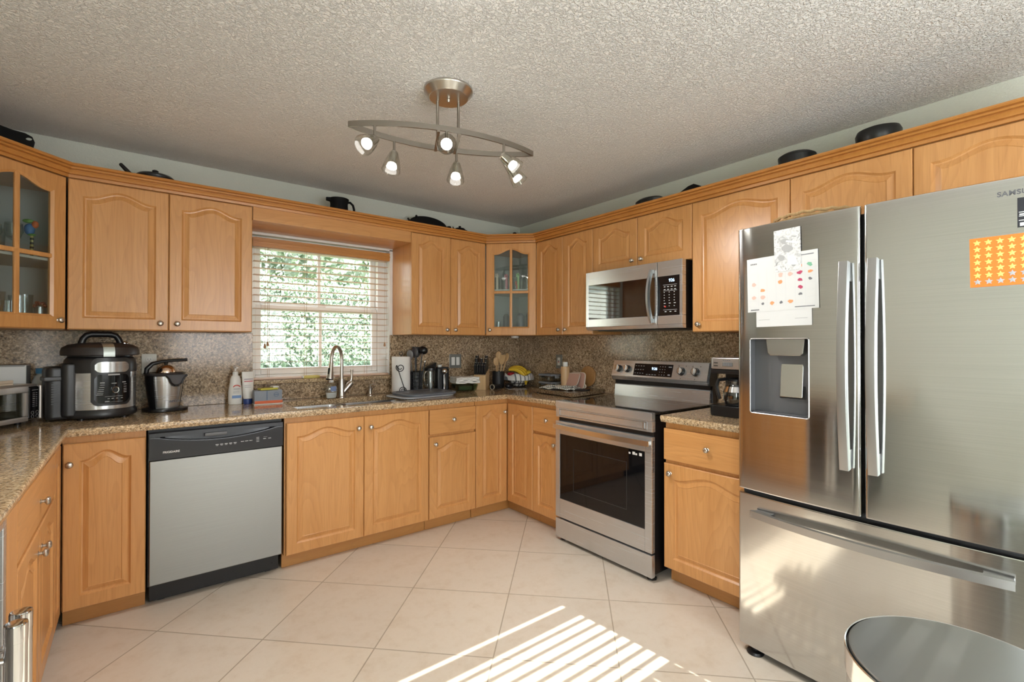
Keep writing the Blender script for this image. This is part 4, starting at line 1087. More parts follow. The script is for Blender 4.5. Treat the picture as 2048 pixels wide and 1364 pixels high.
MB().lathe([(0, 0), (.043, 0), (.046, .004), (.046, .17), (.044, .19), (.034, .215), (.026, .222), (.026, .228), (0, .228)], 28).build('body', P('bottle_white', (.72, .74, .73), .4), t)
MB().lathe([(0, .2285), (.030, .2285), (.030, .252), (.028, .255), (0, .255)], 28).build('cap', P('cap_blue', (.10, .33, .62), .4), t)
MB().lathe([(.0465, .135), (.0468, .135), (.0468, .150), (.0465, .150)], 28).build('label_band', P('label_red', (.75, .16, .08), .5), t)

# ---- pressure cooker
t = thing('pressure_cooker', 'large black and steel multi cooker with domed lid left of the window', 'pressure cooker', (-3.048, -.258, Zc), math.radians(14)); t.scale = (.885, .885, 1)
DK1 = P('cooker_dark', (.018, .017, .018), .36); DK2 = P('cooker_lid', (.028, .023, .022), .42)
MB().lathe([(0, .006), (.150, .006), (.166, .010), (.170, .018), (.170, .034), (.160, .052), (.150, .052)], 48, sy=.96).build('base', DK1, t)
MB().lathe([(.1645, .050), (.1660, .053), (.1660, .232), (.1650, .236), (.1645, .236)], 64, sy=.96).build('steel_band', STEEL, t)
MB().lathe([(.1655, .2365), (.168, .238), (.1675, .275), (.163, .302), (.150, .315), (.140, .317), (0, .317)], 48, sy=.96).build('upper_body', DK1, t)
MB().lathe([(.150, .3175), (.150, .323), (0, .323)], 40, sy=.96).build('seal_gap', BLACKPL, t)
lid = MB().lathe([(0, .3235), (.177, .3235), (.181, .327), (.1805, .347), (.174, .364), (.150, .378), (.10, .387), (.05, .390), (0, .391)], 56, sy=.97).build('lid', DK2, t)
MB().tube([(-.092, 0, .378), (-.082, 0, .408), (-.068, 0, .426), (-.045, 0, .433), (.045, 0, .433), (.068, 0, .426), (.082, 0, .408), (.092, 0, .378)], [.017, .0165, .0155, .015, .015, .0155, .0165, .017], 12).build('lid_handle', BLACKPL, lid)
MB().lathe([(0, 0), (.022, 0), (.022, .010), (.018, .014), (.012, .018), (0, .018)], 20, M=T(.115, .03, .378)).build('vent_valve', CHROME, lid)
lt = MB()
for k in range(8):
    a0 = (.1925, .322), (.1905, .350), (.176, .367), (.150, .379), (.12, .3835)
pth = [(.0, -r * .97 - .0015, z) for r, z in ((.1815, .318), (.1825, .330), (.1815, .348), (.175, .3655), (.150, .3805), (.118, .3865))]
lt.tube(pth, 1.0, sec=[(-.026, -.0015), (.026, -.0015), (.026, .0015), (-.026, .0015)], up=(0, -1, .3), M=Rz(math.radians(0)))
lt.build('lid_latch', P('latch_steel', (.42, .45, .42), .35, .8), lid)
# control panel plate, curved with the body
def curved_plate(a0, a1, z0, z1, r0, r1, n=14, sy=.96):
    m = MB(); bm = bmesh.new()
    rings = []
    for k in range(n + 1):
        a = math.radians(a0 + (a1 - a0) * k / n); e = min(k, n - k)
        inset = min(.022, .28 * (z1 - z0)) * max(0, 1 - e / 2.2) ** 2
        rings.append([bm.verts.new((r * math.sin(a), -r * sy * math.cos(a), z)) for r, z in ((r0, z0 + inset), (r1, z0 + inset), (r1, z1 - inset), (r0, z1 - inset))])
    for p, q in zip(rings, rings[1:]):
        for k in range(4): bm.faces.new((p[k], p[(k + 1) % 4], q[(k + 1) % 4], q[k]))
    bm.faces.new(rings[0][::-1]); bm.faces.new(rings[-1]); bmesh.ops.recalc_face_normals(bm, faces=bm.faces)
    m.merge(bm); return m
cp = curved_plate(-26, 40, .070, .312, .160, .1725).build('control_panel', DK1, t)
curved_plate(-20, 35, .238, .292, .168, .1735).build('badge_plate', STEEL, cp)
gp = curved_plate(-21, 36, .082, .228, .168, .1742).build('touch_glass', KEYBLACK, cp)
def onp(a, r=.1752, sy=.96): a = math.radians(a); return (r * math.sin(a), -r * sy * math.cos(a)), a
mk = MB()
def dash(a, z, w_, h_=.0022):
    (x, y), aa = onp(a); mk.box(-w_ / 2, w_ / 2, -.0006, .0006, -h_ / 2, h_ / 2, M=T(x, y, z) @ Rz(aa))
for k, z in enumerate((.175, .163, .152, .143, .134, .126)): dash(-9 - k * .8, z, .020 + .002 * k)
for k, z in enumerate((.175, .163, .152, .143, .134)): dash(27, z, .016)
for a in (0, 6, 13, 21): dash(a, .105, .010, .003)
dash(-2, .092, .020, .003); dash(8, .116, .085, .0012); dash(8, .088, .085, .0010); dash(8, .182, .024, .003); dash(8, .2265, .056, .007)
for s_ in (-1, 1): dash(8 + s_ * 17, .186, .020, .004)
mk.build('panel_markings', P('panel_print', (.45, .45, .46), .5), gp)
(x, y), aa = onp(9.5, .174)
MB().lathe([(0, .012), (.012, .012), (.0135, .009), (.0135, 0), (0, 0)], 24, M=T(x, y, .149) @ Rz(aa) @ Rx(PI / 2)).build('dial', BLACKPL, gp)
MB().lathe([(.0138, 0), (.0175, 0), (.0175, .010), (.0160, .0125), (.0138, .0115), (.0138, 0)], 24, M=T(x, y, .149) @ Rz(aa) @ Rx(PI / 2)).build('dial_ring', CHROME, gp)
# steam outlet housing and side handle on the left
sd = MB(); sd.prism(rrect(-.246, -.130, -.060, .095, .035, 6), .006, .27, bev=.02)
sd.prism(rrect(-.186, -.110, -.098, .03, .03, 6), .020, .285, bev=.012)
sd = sd.build('side_housing', DK1, t)
MB().box(-.256, -.165, -.070, .05, .200, .222, .006).build('side_handle', P('cooker_grey', (.05, .05, .053), .4), sd)
gv = MB()
for k in range(9): gv.box(-.225, -.190, -.0615, -.0595, .085 + .012 * k, .0895 + .012 * k)
gv.build('vent_grille', BLACKPL, sd)
for a in range(4): MB().lathe([(0, .0055), (.014, .0055), (.014, 0), (0, 0)], 12, M=Rz(a * PI / 2 + .7) @ T(.135, 0, .0002)).build('foot', BLACKPL, t)

# ---- citrus juicer
t = thing('citrus_juicer', 'black and steel electric citrus juicer right of the pressure cooker', 'juicer', (-2.772, -.176, Zc), math.radians(22)); t.scale = (1.06, 1.06, 1.03)
MB().prism(rrect(-.088, .098, -.085, .10, .06, 8), 0, .016, bev=.004).build('base', BLACKPL, t)
MB().lathe([(0, .0165), (.062, .0165), (.064, .02), (.082, .155), (.084, .195), (0, .195)], 40).build('body', STEEL, t)
bm_ = MB()
rr_ = []
bm = bmesh.new()
for k in range(25):
    a = math.radians(-12 + 224 * k / 24)
    rr_.append([bm.verts.new((r * math.cos(a), r * math.sin(a), z)) for r, z in ((.066, .0165), (.0695, .02), (.0865, .155), (.0885, .200), (.080, .200))])
for p, q in zip(rr_, rr_[1:]):
    for k in range(4): bm.faces.new((p[k], p[k + 1], q[k + 1], q[k]))
bm_.merge(bm).build('rear_shell', BLACKPL, t)
MB().lathe([(.0845, .194), (.0930, .205), (.0945, .212), (.088, .212), (.075, .200), (.02, .197), (0, .197)], 40).build('juice_tray', P('smoke_plastic', (.05, .045, .045), .2), t)
sp = MB()
sp.prism([(-.052, .203), (-.034, .185), (-.026, .160), (-.018, .146), (0, .141), (.018, .146), (.026, .160), (.034, .185), (.052, .203)], -.0, .022, M=T(.012, -.0745, 0) @ Rx(PI / 2), bev=.003)
sp.build('spout', P('spout_smoke', (.10, .10, .11), .15), t)
MB().tube([(-.040, -.0975, .200), (-.024, -.0985, .182), (-.014, -.0985, .158), (.000, -.0985, .146), (.024, -.0985, .146), (.038, -.0985, .158), (.048, -.0985, .182), (.064, -.0975, .200)], .0045, 8).lathe([(0, 0), (.016, 0), (.012, .010), (0, .012)], 14, M=T(.012, -.094, .139)).build('spout_rim', BLACKPL, t)
MB().lathe([(.044, .213), (.044, .222), (.038, .240), (.024, .252), (.01, .256), (0, .257)], 30, M=T(.005, 0, 0)).build('cone', P('copper_steel', (.75, .55, .42), .12, 1.0), t)
MB().tube([(-.080, .02, .200), (-.078, .015, .235), (-.055, .01, .262), (-.015, .0, .274), (.03, -.005, .278), (.102, -.02, .281)], [.010, .012, .0115, .009, .008, .0085], 10).lathe([(0, 0), (.006, 0), (.012, .018), (0, .02)], 14, M=T(.005, 0, .252)).build('lever_arm', BLACKPL, t)
tx = text('lettering', 'AICOK', .017, INK, t, (0, 0, 0), bold=.0004); tx.matrix_local = Rz(math.radians(2)) @ T(-.012, -.0715, .050) @ Rx(PI / 2 - math.radians(7))

# ---- outlet and switches on the granite
def wall_plate(name, label, cat, loc, rz, w_, kind, mat=None):
    t = thing(name, label, cat, loc, rz)
    MB().box(-w_ / 2, w_ / 2, -.006, 0, -.060, .060, .003).build('cover_plate', mat or P('ivory_plate', (.66, .64, .57), .4), t)
    if kind == 'outlet':
        for z in (-.026, .026):
            r = MB().lathe([(0, .003), (.0165, .003), (.0172, 0), (0, 0)], 24, M=T(0, -.006, z) @ Rx(PI / 2)).build('receptacle', P('ivory_socket', (.70, .69, .64), .4), t)
            sl = MB().box(-.0075, -.0055, -.0096, -.0088, z - .002, z + .007).box(.0055, .0075, -.0096, -.0088, z - .002, z + .007).lathe([(0, .0004), (.0025, .0004), (.0025, 0), (0, 0)], 10, M=T(0, -.009, z - .008) @ Rx(PI / 2))
            sl.build('slots', BLACKPL, r)
    elif kind == 'gfci':
        MB().box(-.0165, .0165, -.0085, -.006, -.033, .033, .001).build('receptacle', P('ivory_socket', (.70, .69, .64), .4), t)
        MB().box(-.006, .006, -.0096, -.0084, -.008, -.001).build('test_button', P('red_mark', (.6, .03, .02), .5), t)
        MB().box(-.006, .006, -.0096, -.0084, .002, .009).build('reset_button', BLACKPL, t)
    else:
        for xx in (-.0235, .0235): MB().box(xx - .0165, xx + .0165, -.0095, -.0062, -.034, .034, .0015).build('rocker', WHITEPL, t)
    return t
YS = -SP - .0008
wall_plate('electrical_outlet', 'ivory double outlet on the granite behind the citrus juicer', 'outlet', (-2.842, YS, 1.178), 0, .072, 'outlet')
wall_plate('light_switch', 'double rocker switch plate on the granite left of the knife block', 'light switch', (-.734, YS, 1.151), 0, .118, 'switch', P('greyplate', (.30, .31, .29), .3, .5))
wall_plate('electrical_outlet', 'single outlet plate on the right granite wall above the wooden bottle', 'outlet', (YS, -.573, 1.148), ROT_B, .076, 'gfci', P('greyplate', (.30, .31, .29), .3, .5))
t = thing('puck_light', 'small white puck under the far corner glass cabinet', 'puck light', (-.285, -.285, ZB - .0195))
MB().lathe([(0, 0), (.030, 0), (.034, .004), (.034, .019), (0, .019)], 28).build('puck', WHITEPL, t)

# ---- by the sink
t = thing('lotion_bottle', 'white pump lotion bottle with red arched logo left of the sink', 'lotion bottle', (-2.405, -.095, Zc), math.radians(8))
MB().lathe([(0, 0), (.036, 0), (.040, .006), (.041, .05), (.040, .09), (.032, .135), (.030, .16), (.024, .178), (.016, .184), (.016, .19), (0, .19)], 32, sy=.62).build('bottle', P('lotion_white', (.80, .78, .74), .4), t)
MB().lathe([(0, .1905), (.0165, .1905), (.0165, .205), (.010, .210), (.0055, .212), (.0055, .228), (.011, .230), (.011, .238), (0, .239)], 20).box(-.008, .006, -.040, 0, .2285, .2375, .003).build('pump', WHITEPL, t)
lb = MB().tube([(.020 * math.cos(math.radians(a)), -.0262, .106 + .016 * math.sin(math.radians(a))) for a in range(20, 161, 10)], .0032, 6); lb.build('logo_arc', P('logo_red', (.70, .10, .07), .5), t)
MB().box(-.026, .026, -.0268, -.025, .040, .058, .001).build('blue_label', P('label_blue', (.20, .33, .60), .5), t)
mk = MB().box(-.018, .018, -.0268, -.0255, .096, .101)
for z in (.086, .079, .072): mk.box(-.020, .016, -.0262, -.0255, z, z + .002)
mk.build('label_print', GREYMARK, t)
t = thing('lotion_tube', 'white squeeze tube with navy cap right of the lotion bottle', 'cream tube', (-2.338, -.118, Zc), math.radians(10))
bm = bmesh.new(); rings = []
for z, a, b in ((.034, .026, .022), (.045, .028, .023), (.09, .032, .019), (.15, .035, .010), (.198, .037, .0022), (.206, .037, .0022)):
    rings.append([bm.verts.new((a * math.cos(2 * PI * k / 28), b * math.sin(2 * PI * k / 28), z)) for k in range(28)])
for p, q in zip(rings, rings[1:]):
    for k in range(28): bm.faces.new((p[k], p[(k + 1) % 28], q[(k + 1) % 28], q[k]))
bm.faces.new(rings[0][::-1]); bm.faces.new(rings[-1])
MB().merge(bm).build('tube', P('lotion_white', (.80, .78, .74), .4), t)
MB().lathe([(0, 0), (.025, 0), (.0265, .003), (.0265, .032), (0, .032)], 28, sy=.85).build('cap', P('navy_cap', (.02, .05, .22), .35), t)
MB().box(-.026, .024, -.0150, -.0125, .142, .147, M=Rx(0)).build('red_line', P('line_red', (.72, .15, .17), .5), t)
mk = MB()
for k in range(9): mk.box(-.026 + k * .0058, -.0225 + k * .0058, -.0125, -.0105, .155, .1615)
for z in (.118, .106): mk.box(-.024, .012, -.0195, -.0165, z, z + .002)
mk.build('label_print', P('print_pinkgrey', (.42, .36, .42), .6), t)
t = thing('sponge_box', 'small grey and orange carton lying beside the lotion tube', 'box', (-2.238, -.185, Zc), math.radians(-3))
MB().box(-.080, .080, -.045, .045, .006, .088, .003).build('carton', P('carton_grey', (.25, .28, .33), .5), t)
MB().box(-.078, .082, -.046, .046, .0062, .024, .002).build('orange_band', P('carton_orange', (.70, .13, .03), .5), t)
MB().box(-.082, .086, -.052, .050, 0, .0058, .002).build('white_tray', WHITEPL, t)
MB().lathe([(.012, 0), (.014, 0), (.014, .0012), (.012, .0012), (.012, 0)], 24, M=T(.045, -.0450, .060) @ Rx(PI / 2)).box(.034, .056, -.0462, -.0448, .0585, .0615).box(-.010, -.006, -.0458, -.0446, .026, .086).build('printed_mark', P('carton_print', (.07, .12, .22), .5), t)
t = thing('sponge', 'yellow and white sponge lying on top of the grey carton', 'sponge', (-2.23, -.18, Zc + .0885), math.radians(8))
MB().box(-.058, .050, -.030, .030, 0, .012, .005, 3).build('yellow_layer', P('sponge_yellow', (.66, .60, .10), .9), t)
MB().box(.018, .056, -.028, .028, .0125, .022, .004, 3).build('white_pad', P('sponge_white', (.8, .8, .78), .9), t)
t = thing('sponge', 'flat yellow sponge lying on the granite window sill', 'sponge', (-1.925, -.018, 1.0548), math.radians(2))
MB().box(-.058, .058, -.022, .022, 0, .020, .006, 3).build('yellow_layer', P('sponge_gold', (.70, .58, .18), .9), t)
MB().box(-.062, -.045, -.0215, .0215, .003, .0195, .004, 3).build('white_pad', P('sponge_white', (.8, .8, .78), .9), t)
t = thing('soap_bottle', 'clear pump bottle of white hand soap left of the faucet', 'soap bottle', (-1.817, -.13, Zc), math.radians(15))
MB().lathe([(0, .0), (.034, .0), (.038, .005), (.044, .04), (.045, .065), (.040, .088), (.028, .104), (.016, .112), (.015, .118)], 32, sy=.6).build('bottle', CLEAR, t)
MB().lathe([(0, .003), (.033, .003), (.036, .006), (.0405, .038), (.0408, .042), (0, .042)], 32, sy=.58).build('soap', P('white_soap', (.80, .79, .77), .3), t)
MB().lathe([(0, .1125), (.0155, .1125), (.0155, .124), (.009, .128), (.005, .130), (.005, .146), (.010, .148), (.010, .155), (0, .156)], 18).box(-.006, .006, -.034, 0, .147, .154, .003).build('pump', WHITEPL, t)
MB().box(-.022, .022, -.0275, -.0262, .050, .086, .001).build('blue_label', P('soap_label', (.26, .34, .55), .4), t)

# ---- grey cutting boards right of the sink
def slab_board(name, label, loc, rz, w_, d_, h_, mat, r=.07, extra=None):
    t = thing(name, label, 'cutting board', loc, rz)
    MB().prism(rrect(-w_ / 2, w_ / 2, -d_ / 2, d_ / 2, r, 8), 0, h_, bev=.005, seg=3).build('board', mat, t)
    return t
slab_board('cutting_board', 'pale translucent cutting board under the grey one by the sink', (-1.235, -.352, Zc), math.radians(6), .46, .33, .011, P('clear_board', (.45, .46, .48), .15), .09)
t = slab_board('cutting_board', 'slate grey cutting board with rounded corners beside the sink', (-1.205, -.358, Zc + .0114), math.radians(6), .43, .325, .018, P('slate_plastic', (.14, .15, .17), .45), .09)
MB().tube([(px, py, .0185) for px, py in rrect(-.19, .19, -.138, .138, .07, 6)], .0035, 6, closed=True).build('juice_groove', P('slate_dark', (.09, .10, .115), .5), t)

# ---- paper towels
t = thing('paper_towel_holder', 'black wire paper towel holder with scroll front right of the window', 'paper towel holder', (-1.297, -.150, Zc))
WIRE = P('black_wire', (.012, .012, .012), .4)
MB().tube([(.062 * math.cos(2 * PI * k / 30), .062 * math.sin(2 * PI * k / 30), .004) for k in range(30)], .004, 8, closed=True).tube([(-.062, 0, .004), (.062, 0, .004)], .004, 8).tube([(0, 0, .004), (0, 0, .295)], .004, 8).build('base', WIRE, t)
MB().tube([(.013 * math.sin(2 * PI * k / 20), 0, .309 - .013 * math.cos(2 * PI * k / 20)) for k in range(20)], .003, 8, closed=True).build('top_loop', WIRE, t)
cd = Vector((-2.906 + 1.297, -3.5812 + .150)).normalized(); yaw = math.atan2(cd.x, -cd.y)
sc_ = []
for k in range(40):                                  # upper spiral, then the diagonal, then the lower spiral
    a = -PI * .9 + k / 39 * (2 * PI * 1.55); r = .009 + .024 * k / 39
    sc_.append((r * math.cos(a) + .005, r * math.sin(a) + .205))
lo = []
for k in range(40):
    a = -PI * .9 + PI + k / 39 * (2 * PI * 1.55); r = .009 + .021 * k / 39
    lo.append((r * math.cos(a) - .012, r * math.sin(a) + .032))
pth = sc_ + lo[::-1]
MB().tube([(-x, -.0755, z) for x, z in pth], .0030, 8, M=Rz(yaw)).tube([(.012, -.0745, .006), (.010, -.02, .004)], .0022, 8, M=Rz(yaw)).build('scroll_front', WIRE, t)
t = thing('paper_towel_roll', 'thick white paper towel roll on the black wire holder', 'paper towel roll', (-1.297, -.150, Zc + .0085))
MB().lathe([(.018, 0), (.068, 0), (.070, .002), (.070, .276), (.068, .279), (.018, .279), (.018, 0)], 48).build('roll', P('towel_paper', (.80, .78, .75), .95), t)

# ---- utensil holder and its utensils
UX, UY = -1.150, -.105
t = thing('utensil_holder', 'black wire utensil holder right of the paper towels', 'utensil holder', (UX, UY, Zc))
m = MB().lathe([(0, .001), (.052, .001), (.052, .006), (0, .006)], 28)
for z in (.02, .05, .08, .11, .14, .165): m.tube([(.052 * math.cos(2 * PI * k / 28), .052 * math.sin(2 * PI * k / 28), z) for k in range(28)], .003, 6, closed=True)
for k in range(16): m.tube([(.052 * math.cos(2 * PI * k / 16), .052 * math.sin(2 * PI * k / 16), .004), (.052 * math.cos(2 * PI * k / 16), .052 * math.sin(2 * PI * k / 16), .165)], .0026, 6)
m.build('wire_cage', WIRE, t)
MB().lathe([(.048, .007), (.049, .16), (.048, .16), (.047, .008), (0, .008), (0, .007)], 24).build('liner', BLACKSOFT, t)
def utensil(name, label, bx, by, tx, ty, zt, head, mat, hmat=None, group='utensils in the black wire holder', cat='utensil', z0=.012, base=(UX, UY), hr=.005):
    t = thing(name, label, cat, (base[0] + bx, base[1] + by, Zc + z0), 0, group)
    top = Vector((tx - bx, ty - by, zt - z0))
    MB().tube([(0, 0, 0), top * .5, top], [hr * .9, hr, hr * .85], 8).build('handle', mat, t)
    d = top.normalized(); q = d.to_track_quat('Z', 'Y').to_matrix().to_4x4(); Mq = T(*top) @ q
    hm = hmat or mat
    if head == 'spatula': MB().prism([(-.014, 0), (.014, 0), (.034, .03), (.036, .085), (-.036, .085), (-.034, .03)], -.0015, .0015, M=Mq @ Rz(.7) @ Rx(PI / 2)).build('blade', hm, t)
    elif head == 'ladle': MB().lathe([(.036, .0), (.034, -.012), (.024, -.026), (.010, -.034), (0, -.036), (0, -.034), (.010, -.032), (.022, -.024), (.032, -.011), (.034, 0)], 20, M=Mq @ T(.02, 0, .02) @ Ry(math.radians(62))).build('bowl', hm, t)
    elif head == 'spoon': MB().sphere((0, 0, .032), (.026, .007, .038), 18, M=Mq @ Rz(.65)).build('bowl', hm, t)
    elif head == 'tongs': MB().sphere((0, 0, .012), (.012, .006, .02), 14, M=Mq).build('tip', hm, t)
    elif head == 'whisk':
        w_ = MB()
        for k in range(5):
            a = PI * k / 5
            w_.tube([(math.cos(a) * .024 * math.sin(PI * j / 12), math.sin(a) * .024 * math.sin(PI * j / 12), .085 * (1 - math.cos(PI * j / 12)) / 2) for j in range(13)], .001, 5, M=Mq)
        w_.build('wires', hm, t)
    return t
utensil('ladle', 'black ladle standing tallest in the wire utensil holder', .02, .01, .048, -.02, .315, 'ladle', BLACKPL)
utensil('spatula', 'grey faced spatula leaning left in the wire utensil holder', -.01, .01, -.045, .0, .268, 'spoon', P('utensil_grey', (.16, .15, .15), .4))
utensil('serving_spoon', 'black serving spoon upright in the middle of the wire utensil holder', 0, -.01, -.012, -.012, .285, 'spoon', P('utensil_dark', (.035, .03, .032), .4))
utensil('spatula', 'black slotted turner behind the ladle in the wire utensil holder', .01, .02, .02, .03, .275, 'spatula', BLACKSOFT)
utensil('tongs', 'steel tipped tongs leaning right in the wire utensil holder', .03, -.015, .062, -.035, .232, 'tongs', BLACKPL, CHROME)

# ---- clear jar with a black lid, black canister with scoop
t = thing('pitcher_jar', 'clear glass jar with black pouring lid beside the utensil holder', 'jar', (-1.030, -.125, Zc))
MB().lathe([(0, .002), (.041, .002), (.044, .006), (.046, .17), (.0435, .17), (.0415, .009), (0, .008)], 32).build('jar', CLEAR, t)
MB().lathe([(0, .010), (.018, .010), (.020, .06), (.020, .16), (.017, .165), (0, .165)], 20).build('strainer', P('mesh_grey', (.42, .42, .43), .35, .7), t)
m = MB().lathe([(0, .1705), (.049, .1705), (.050, .175), (.048, .190), (.036, .200), (0, .203)], 30)
m.prism([(-.030, .195), (.040, .195), (.046, .232), (.038, .234), (-.026, .205)], -.022, .022, M=Rx(PI / 2) @ T(0, 0, 0), bev=.003)
m.build('lid', BLACKPL, t)
MB().tube([(-.046, -.012, .165), (-.062, -.018, .14), (-.062, -.018, .07), (-.046, -.012, .04)], .005, 8).build('handle', CHROME, t)
t = thing('canister', 'black oblong canister with steel scoop clipped to its front', 'canister', (-.928, -.125, Zc), math.radians(-10))
MB().prism(rrect(-.052, .052, -.046, .046, .016, 5), 0, .182, bev=.004).build('body', BLACKPL, t)
MB().prism(rrect(-.050, .050, -.044, .044, .016, 5), .1825, .195, bev=.004).build('lid', BLACKSOFT, t)
t = thing('scoop', 'steel coffee scoop hanging on the front of the black canister', 'scoop', (-.940, -.197, Zc + .012), math.radians(-10))
MB().box(-.008, .008, -.004, .003, 0, .125, .003).build('handle', CHROME, t)
MB().sphere((0, 0, .152), (.024, .020, .022), 20).build('bowl', CHROME, t)
t = thing('measuring_cup', 'small white measuring cup resting on the black canister lid', 'measuring cup', (-.949, -.130, Zc + .1955))
MB().lathe([(0, 0), (.016, 0), (.020, .018), (.018, .018), (.0145, .002), (0, .002)], 20).build('cup', WHITEPL, t)

# ---- glass bowl with folded napkins
t = thing('glass_bowl', 'greenish rectangular glass dish under the folded white cloth', 'glass dish', (-.792, -.262, Zc), math.radians(-12))
bm = bmesh.new(); rings = []
for ins, z in ((.022, .001), (.010, .012), (.0, .058), (.006, .060), (.016, .018), (.028, .010)):
    rings.append([bm.verts.new((px, py, z)) for px, py in rrect(-.098 + ins, .098 - ins, -.078 + ins, .078 - ins, .03, 6)])
for p, q in zip(rings, rings[1:]):
    for k in range(len(p)): bm.faces.new((p[k], p[(k + 1) % len(p)], q[(k + 1) % len(p)], q[k]))
bm.faces.new(rings[0][::-1]); bm.faces.new(rings[-1])
MB().merge(bm).build('dish', GREENGLASS, t, angle=50)
MB().prism(rrect(-.060, .060, -.040, .040, .02, 5), .0105, .045, bev=.004).build('contents', P('dish_contents', (.16, .19, .12), .7), t)
t = thing('folded_cloth', 'folded white cloth lying on the glass dish', 'cloth', (-.790, -.263, Zc + .0605), math.radians(-12))
def cloth(w_, d_, z, amp, seed, th=.005, nx=22, ny=14, sag=0.0):
    rnd = random.Random(seed); bm = bmesh.new(); ph = [rnd.uniform(0, 6) for _ in range(6)]
    def h_(u, v): return z + amp * (math.sin(u * 6 + ph[0]) * math.cos(v * 4 + ph[1]) + .6 * math.sin(u * 11 + v * 7 + ph[2])) - sag * (max(0, abs(u) - .8) * 5) ** 2
    top = [[bm.verts.new((w_ / 2 * u * (1 + .02 * math.sin(v * 7 + ph[3])), d_ / 2 * v * (1 + .02 * math.sin(u * 6 + ph[4])), h_(u, v) + th)) for u in [-1 + 2 * i / nx for i in range(nx + 1)]] for v in [-1 + 2 * j / ny for j in range(ny + 1)]]
    bot = [[bm.verts.new((a.co.x, a.co.y, a.co.z - th)) for a in r] for r in top]
    for j in range(ny):
        for i in range(nx):
            bm.faces.new((top[j][i], top[j][i + 1], top[j + 1][i + 1], top[j + 1][i])); bm.faces.new((bot[j][i + 1], bot[j][i], bot[j + 1][i], bot[j + 1][i + 1]))
    for i in range(nx):
        for j in (0, ny): bm.faces.new((top[j][i], bot[j][i], bot[j][i + 1], top[j][i + 1]))
    for j in range(ny):
        for i in (0, nx): bm.faces.new((top[j][i], top[j + 1][i], bot[j + 1][i], bot[j][i]))
    bmesh.ops.recalc_face_normals(bm, faces=bm.faces)
    return bm
m = MB()
for k in range(4): m.merge(cloth(.205 - .004 * k, .160, .008 + k * .0125, .0022, 3 + k, th=.0105))
m.build('folds', P('cloth_white', (.78, .77, .73), .95), t, angle=70)

# ---- knife block and knives
KB = (-.592, -.215); KR = math.radians(-48)
t = thing('knife_block', 'pale wooden knife block with slanted top near the far corner', 'knife block', (KB[0], KB[1], Zc), KR)
# local: x to the right, -y to the front
prof_ = [(-.075, .0), (.085, .0), (.085, .150), (.030, .172), (-.075, .118)]
prof_ = [(-.065, 0), (.075, 0), (.075, .168), (.050, .178), (-.065, .120)]
m = MB().prism([(-y, z) for y, z in prof_], -.052, .052, M=PX, bev=0); m.build('block', BOARD, t)
g = MB()
for xx in (-.026, 0, .026): g.box(xx - .0007, xx + .0007, -.0655, -.0648, .002, .118)
g.build('block_joints', SPOONW, t)
sl = Vector((0, .115, .058)).normalized(); up_ = Vector((0, -sl.z, sl.y))     # along the slope, and out of it
kn = []
for r, (v, n_, hl, wd) in enumerate(((.018, 5, .080, .0085), (.048, 5, .086, .0085), (.080, 3, .108, .0125), (.108, 2, .118, .0135))):
    for c in range(n_): kn.append((-.041 + .082 * c / max(1, n_ - 1) if n_ > 1 else 0, v, hl, wd, r, c, n_))
rown = ['front', 'second', 'third', 'back']
ords = {5: ['leftmost', 'second', 'middle', 'fourth', 'rightmost'], 3: ['left', 'middle', 'right'], 2: ['left', 'right']}
for x, v, hl, wd, r, c, n_ in kn:
    p = Vector((x, -.065, .120)) + sl * v + up_ * .0015
    tilt_ = (up_ + Vector((0, .25, .45))).normalized()
    kt = thing('kitchen_knife', 'black handled knife, %s in the %s row of the knife block' % (ords[n_][c], rown[r]), 'knife', T(*(KB[0], KB[1], Zc)) @ Rz(KR) @ p, KR, 'knives in the wooden block')
    q = tilt_.to_track_quat('Z', 'Y').to_matrix().to_4x4()
    MB().prism(rrect(-wd, wd, -wd * 1.25, wd * 1.25, wd * .5, 3), .0, hl, M=q, bev=.002).build('handle', BLACKPL, kt)
    MB().prism(rrect(-wd * .9, wd * .9, -wd * 1.1, wd * 1.1, wd * .4, 3), hl + .0002, hl + .003, M=q).build('end_cap', CHROME, kt)

# ---- crock of wooden spoons and things by the corner
CX, CY = -.392, -.185
t = thing('utensil_crock', 'black crock holding wooden spoons in the far corner', 'utensil crock', (CX, CY, Zc))
MB().lathe([(0, .001), (.046, .001), (.050, .006), (.052, .14), (.050, .146), (.047, .146), (.047, .010), (0, .010)], 30).build('crock', BLACKSOFT, t)
for nm, lb, a in (('wooden_spoon', 'wooden spoon with round bowl leaning right in the black crock', (.01, .0, .060, -.030, .235)), ('wooden_spoon', 'wooden spoon standing upright at the back of the black crock', (-.005, .012, .012, .015, .250)), ('wooden_spoon', 'dark wooden spoon low on the left of the black crock', (-.012, .0, -.030, -.012, .200))):
    k = utensil(nm, lb, *a, 'spoon' , SPOONW, group='wooden spoons in the crock', base=(CX, CY), hr=.0065, cat='spoon')
utensil('wooden_spatula', 'pale flat wooden spatula leaning left in the black crock', 0, -.01, .020, -.02, .205, 'spatula', BOARD, group='wooden spoons in the crock', base=(CX, CY), hr=.006, cat='spatula')
t = thing('flashlight', 'short black cylinder with pale ring lying before the knife block', 'flashlight', (-.505, -.300, Zc + .0235), math.radians(20))
MB().lathe([(0, 0), (.021, 0), (.0225, .004), (.0225, .03), (.017, .045), (.017, .11), (.0, .112)], 24, M=T(-.05, 0, 0) @ Ry(PI / 2)).build('barrel', BLACKPL, t)
MB().lathe([(.0175, -.002), (.0228, -.002), (.0232, .003), (.0228, .006), (.0175, .001), (.0175, -.002)], 24, M=T(-.051, 0, 0) @ Ry(PI / 2)).build('lens_ring', P('ring_tan', (.40, .35, .27), .4), t)
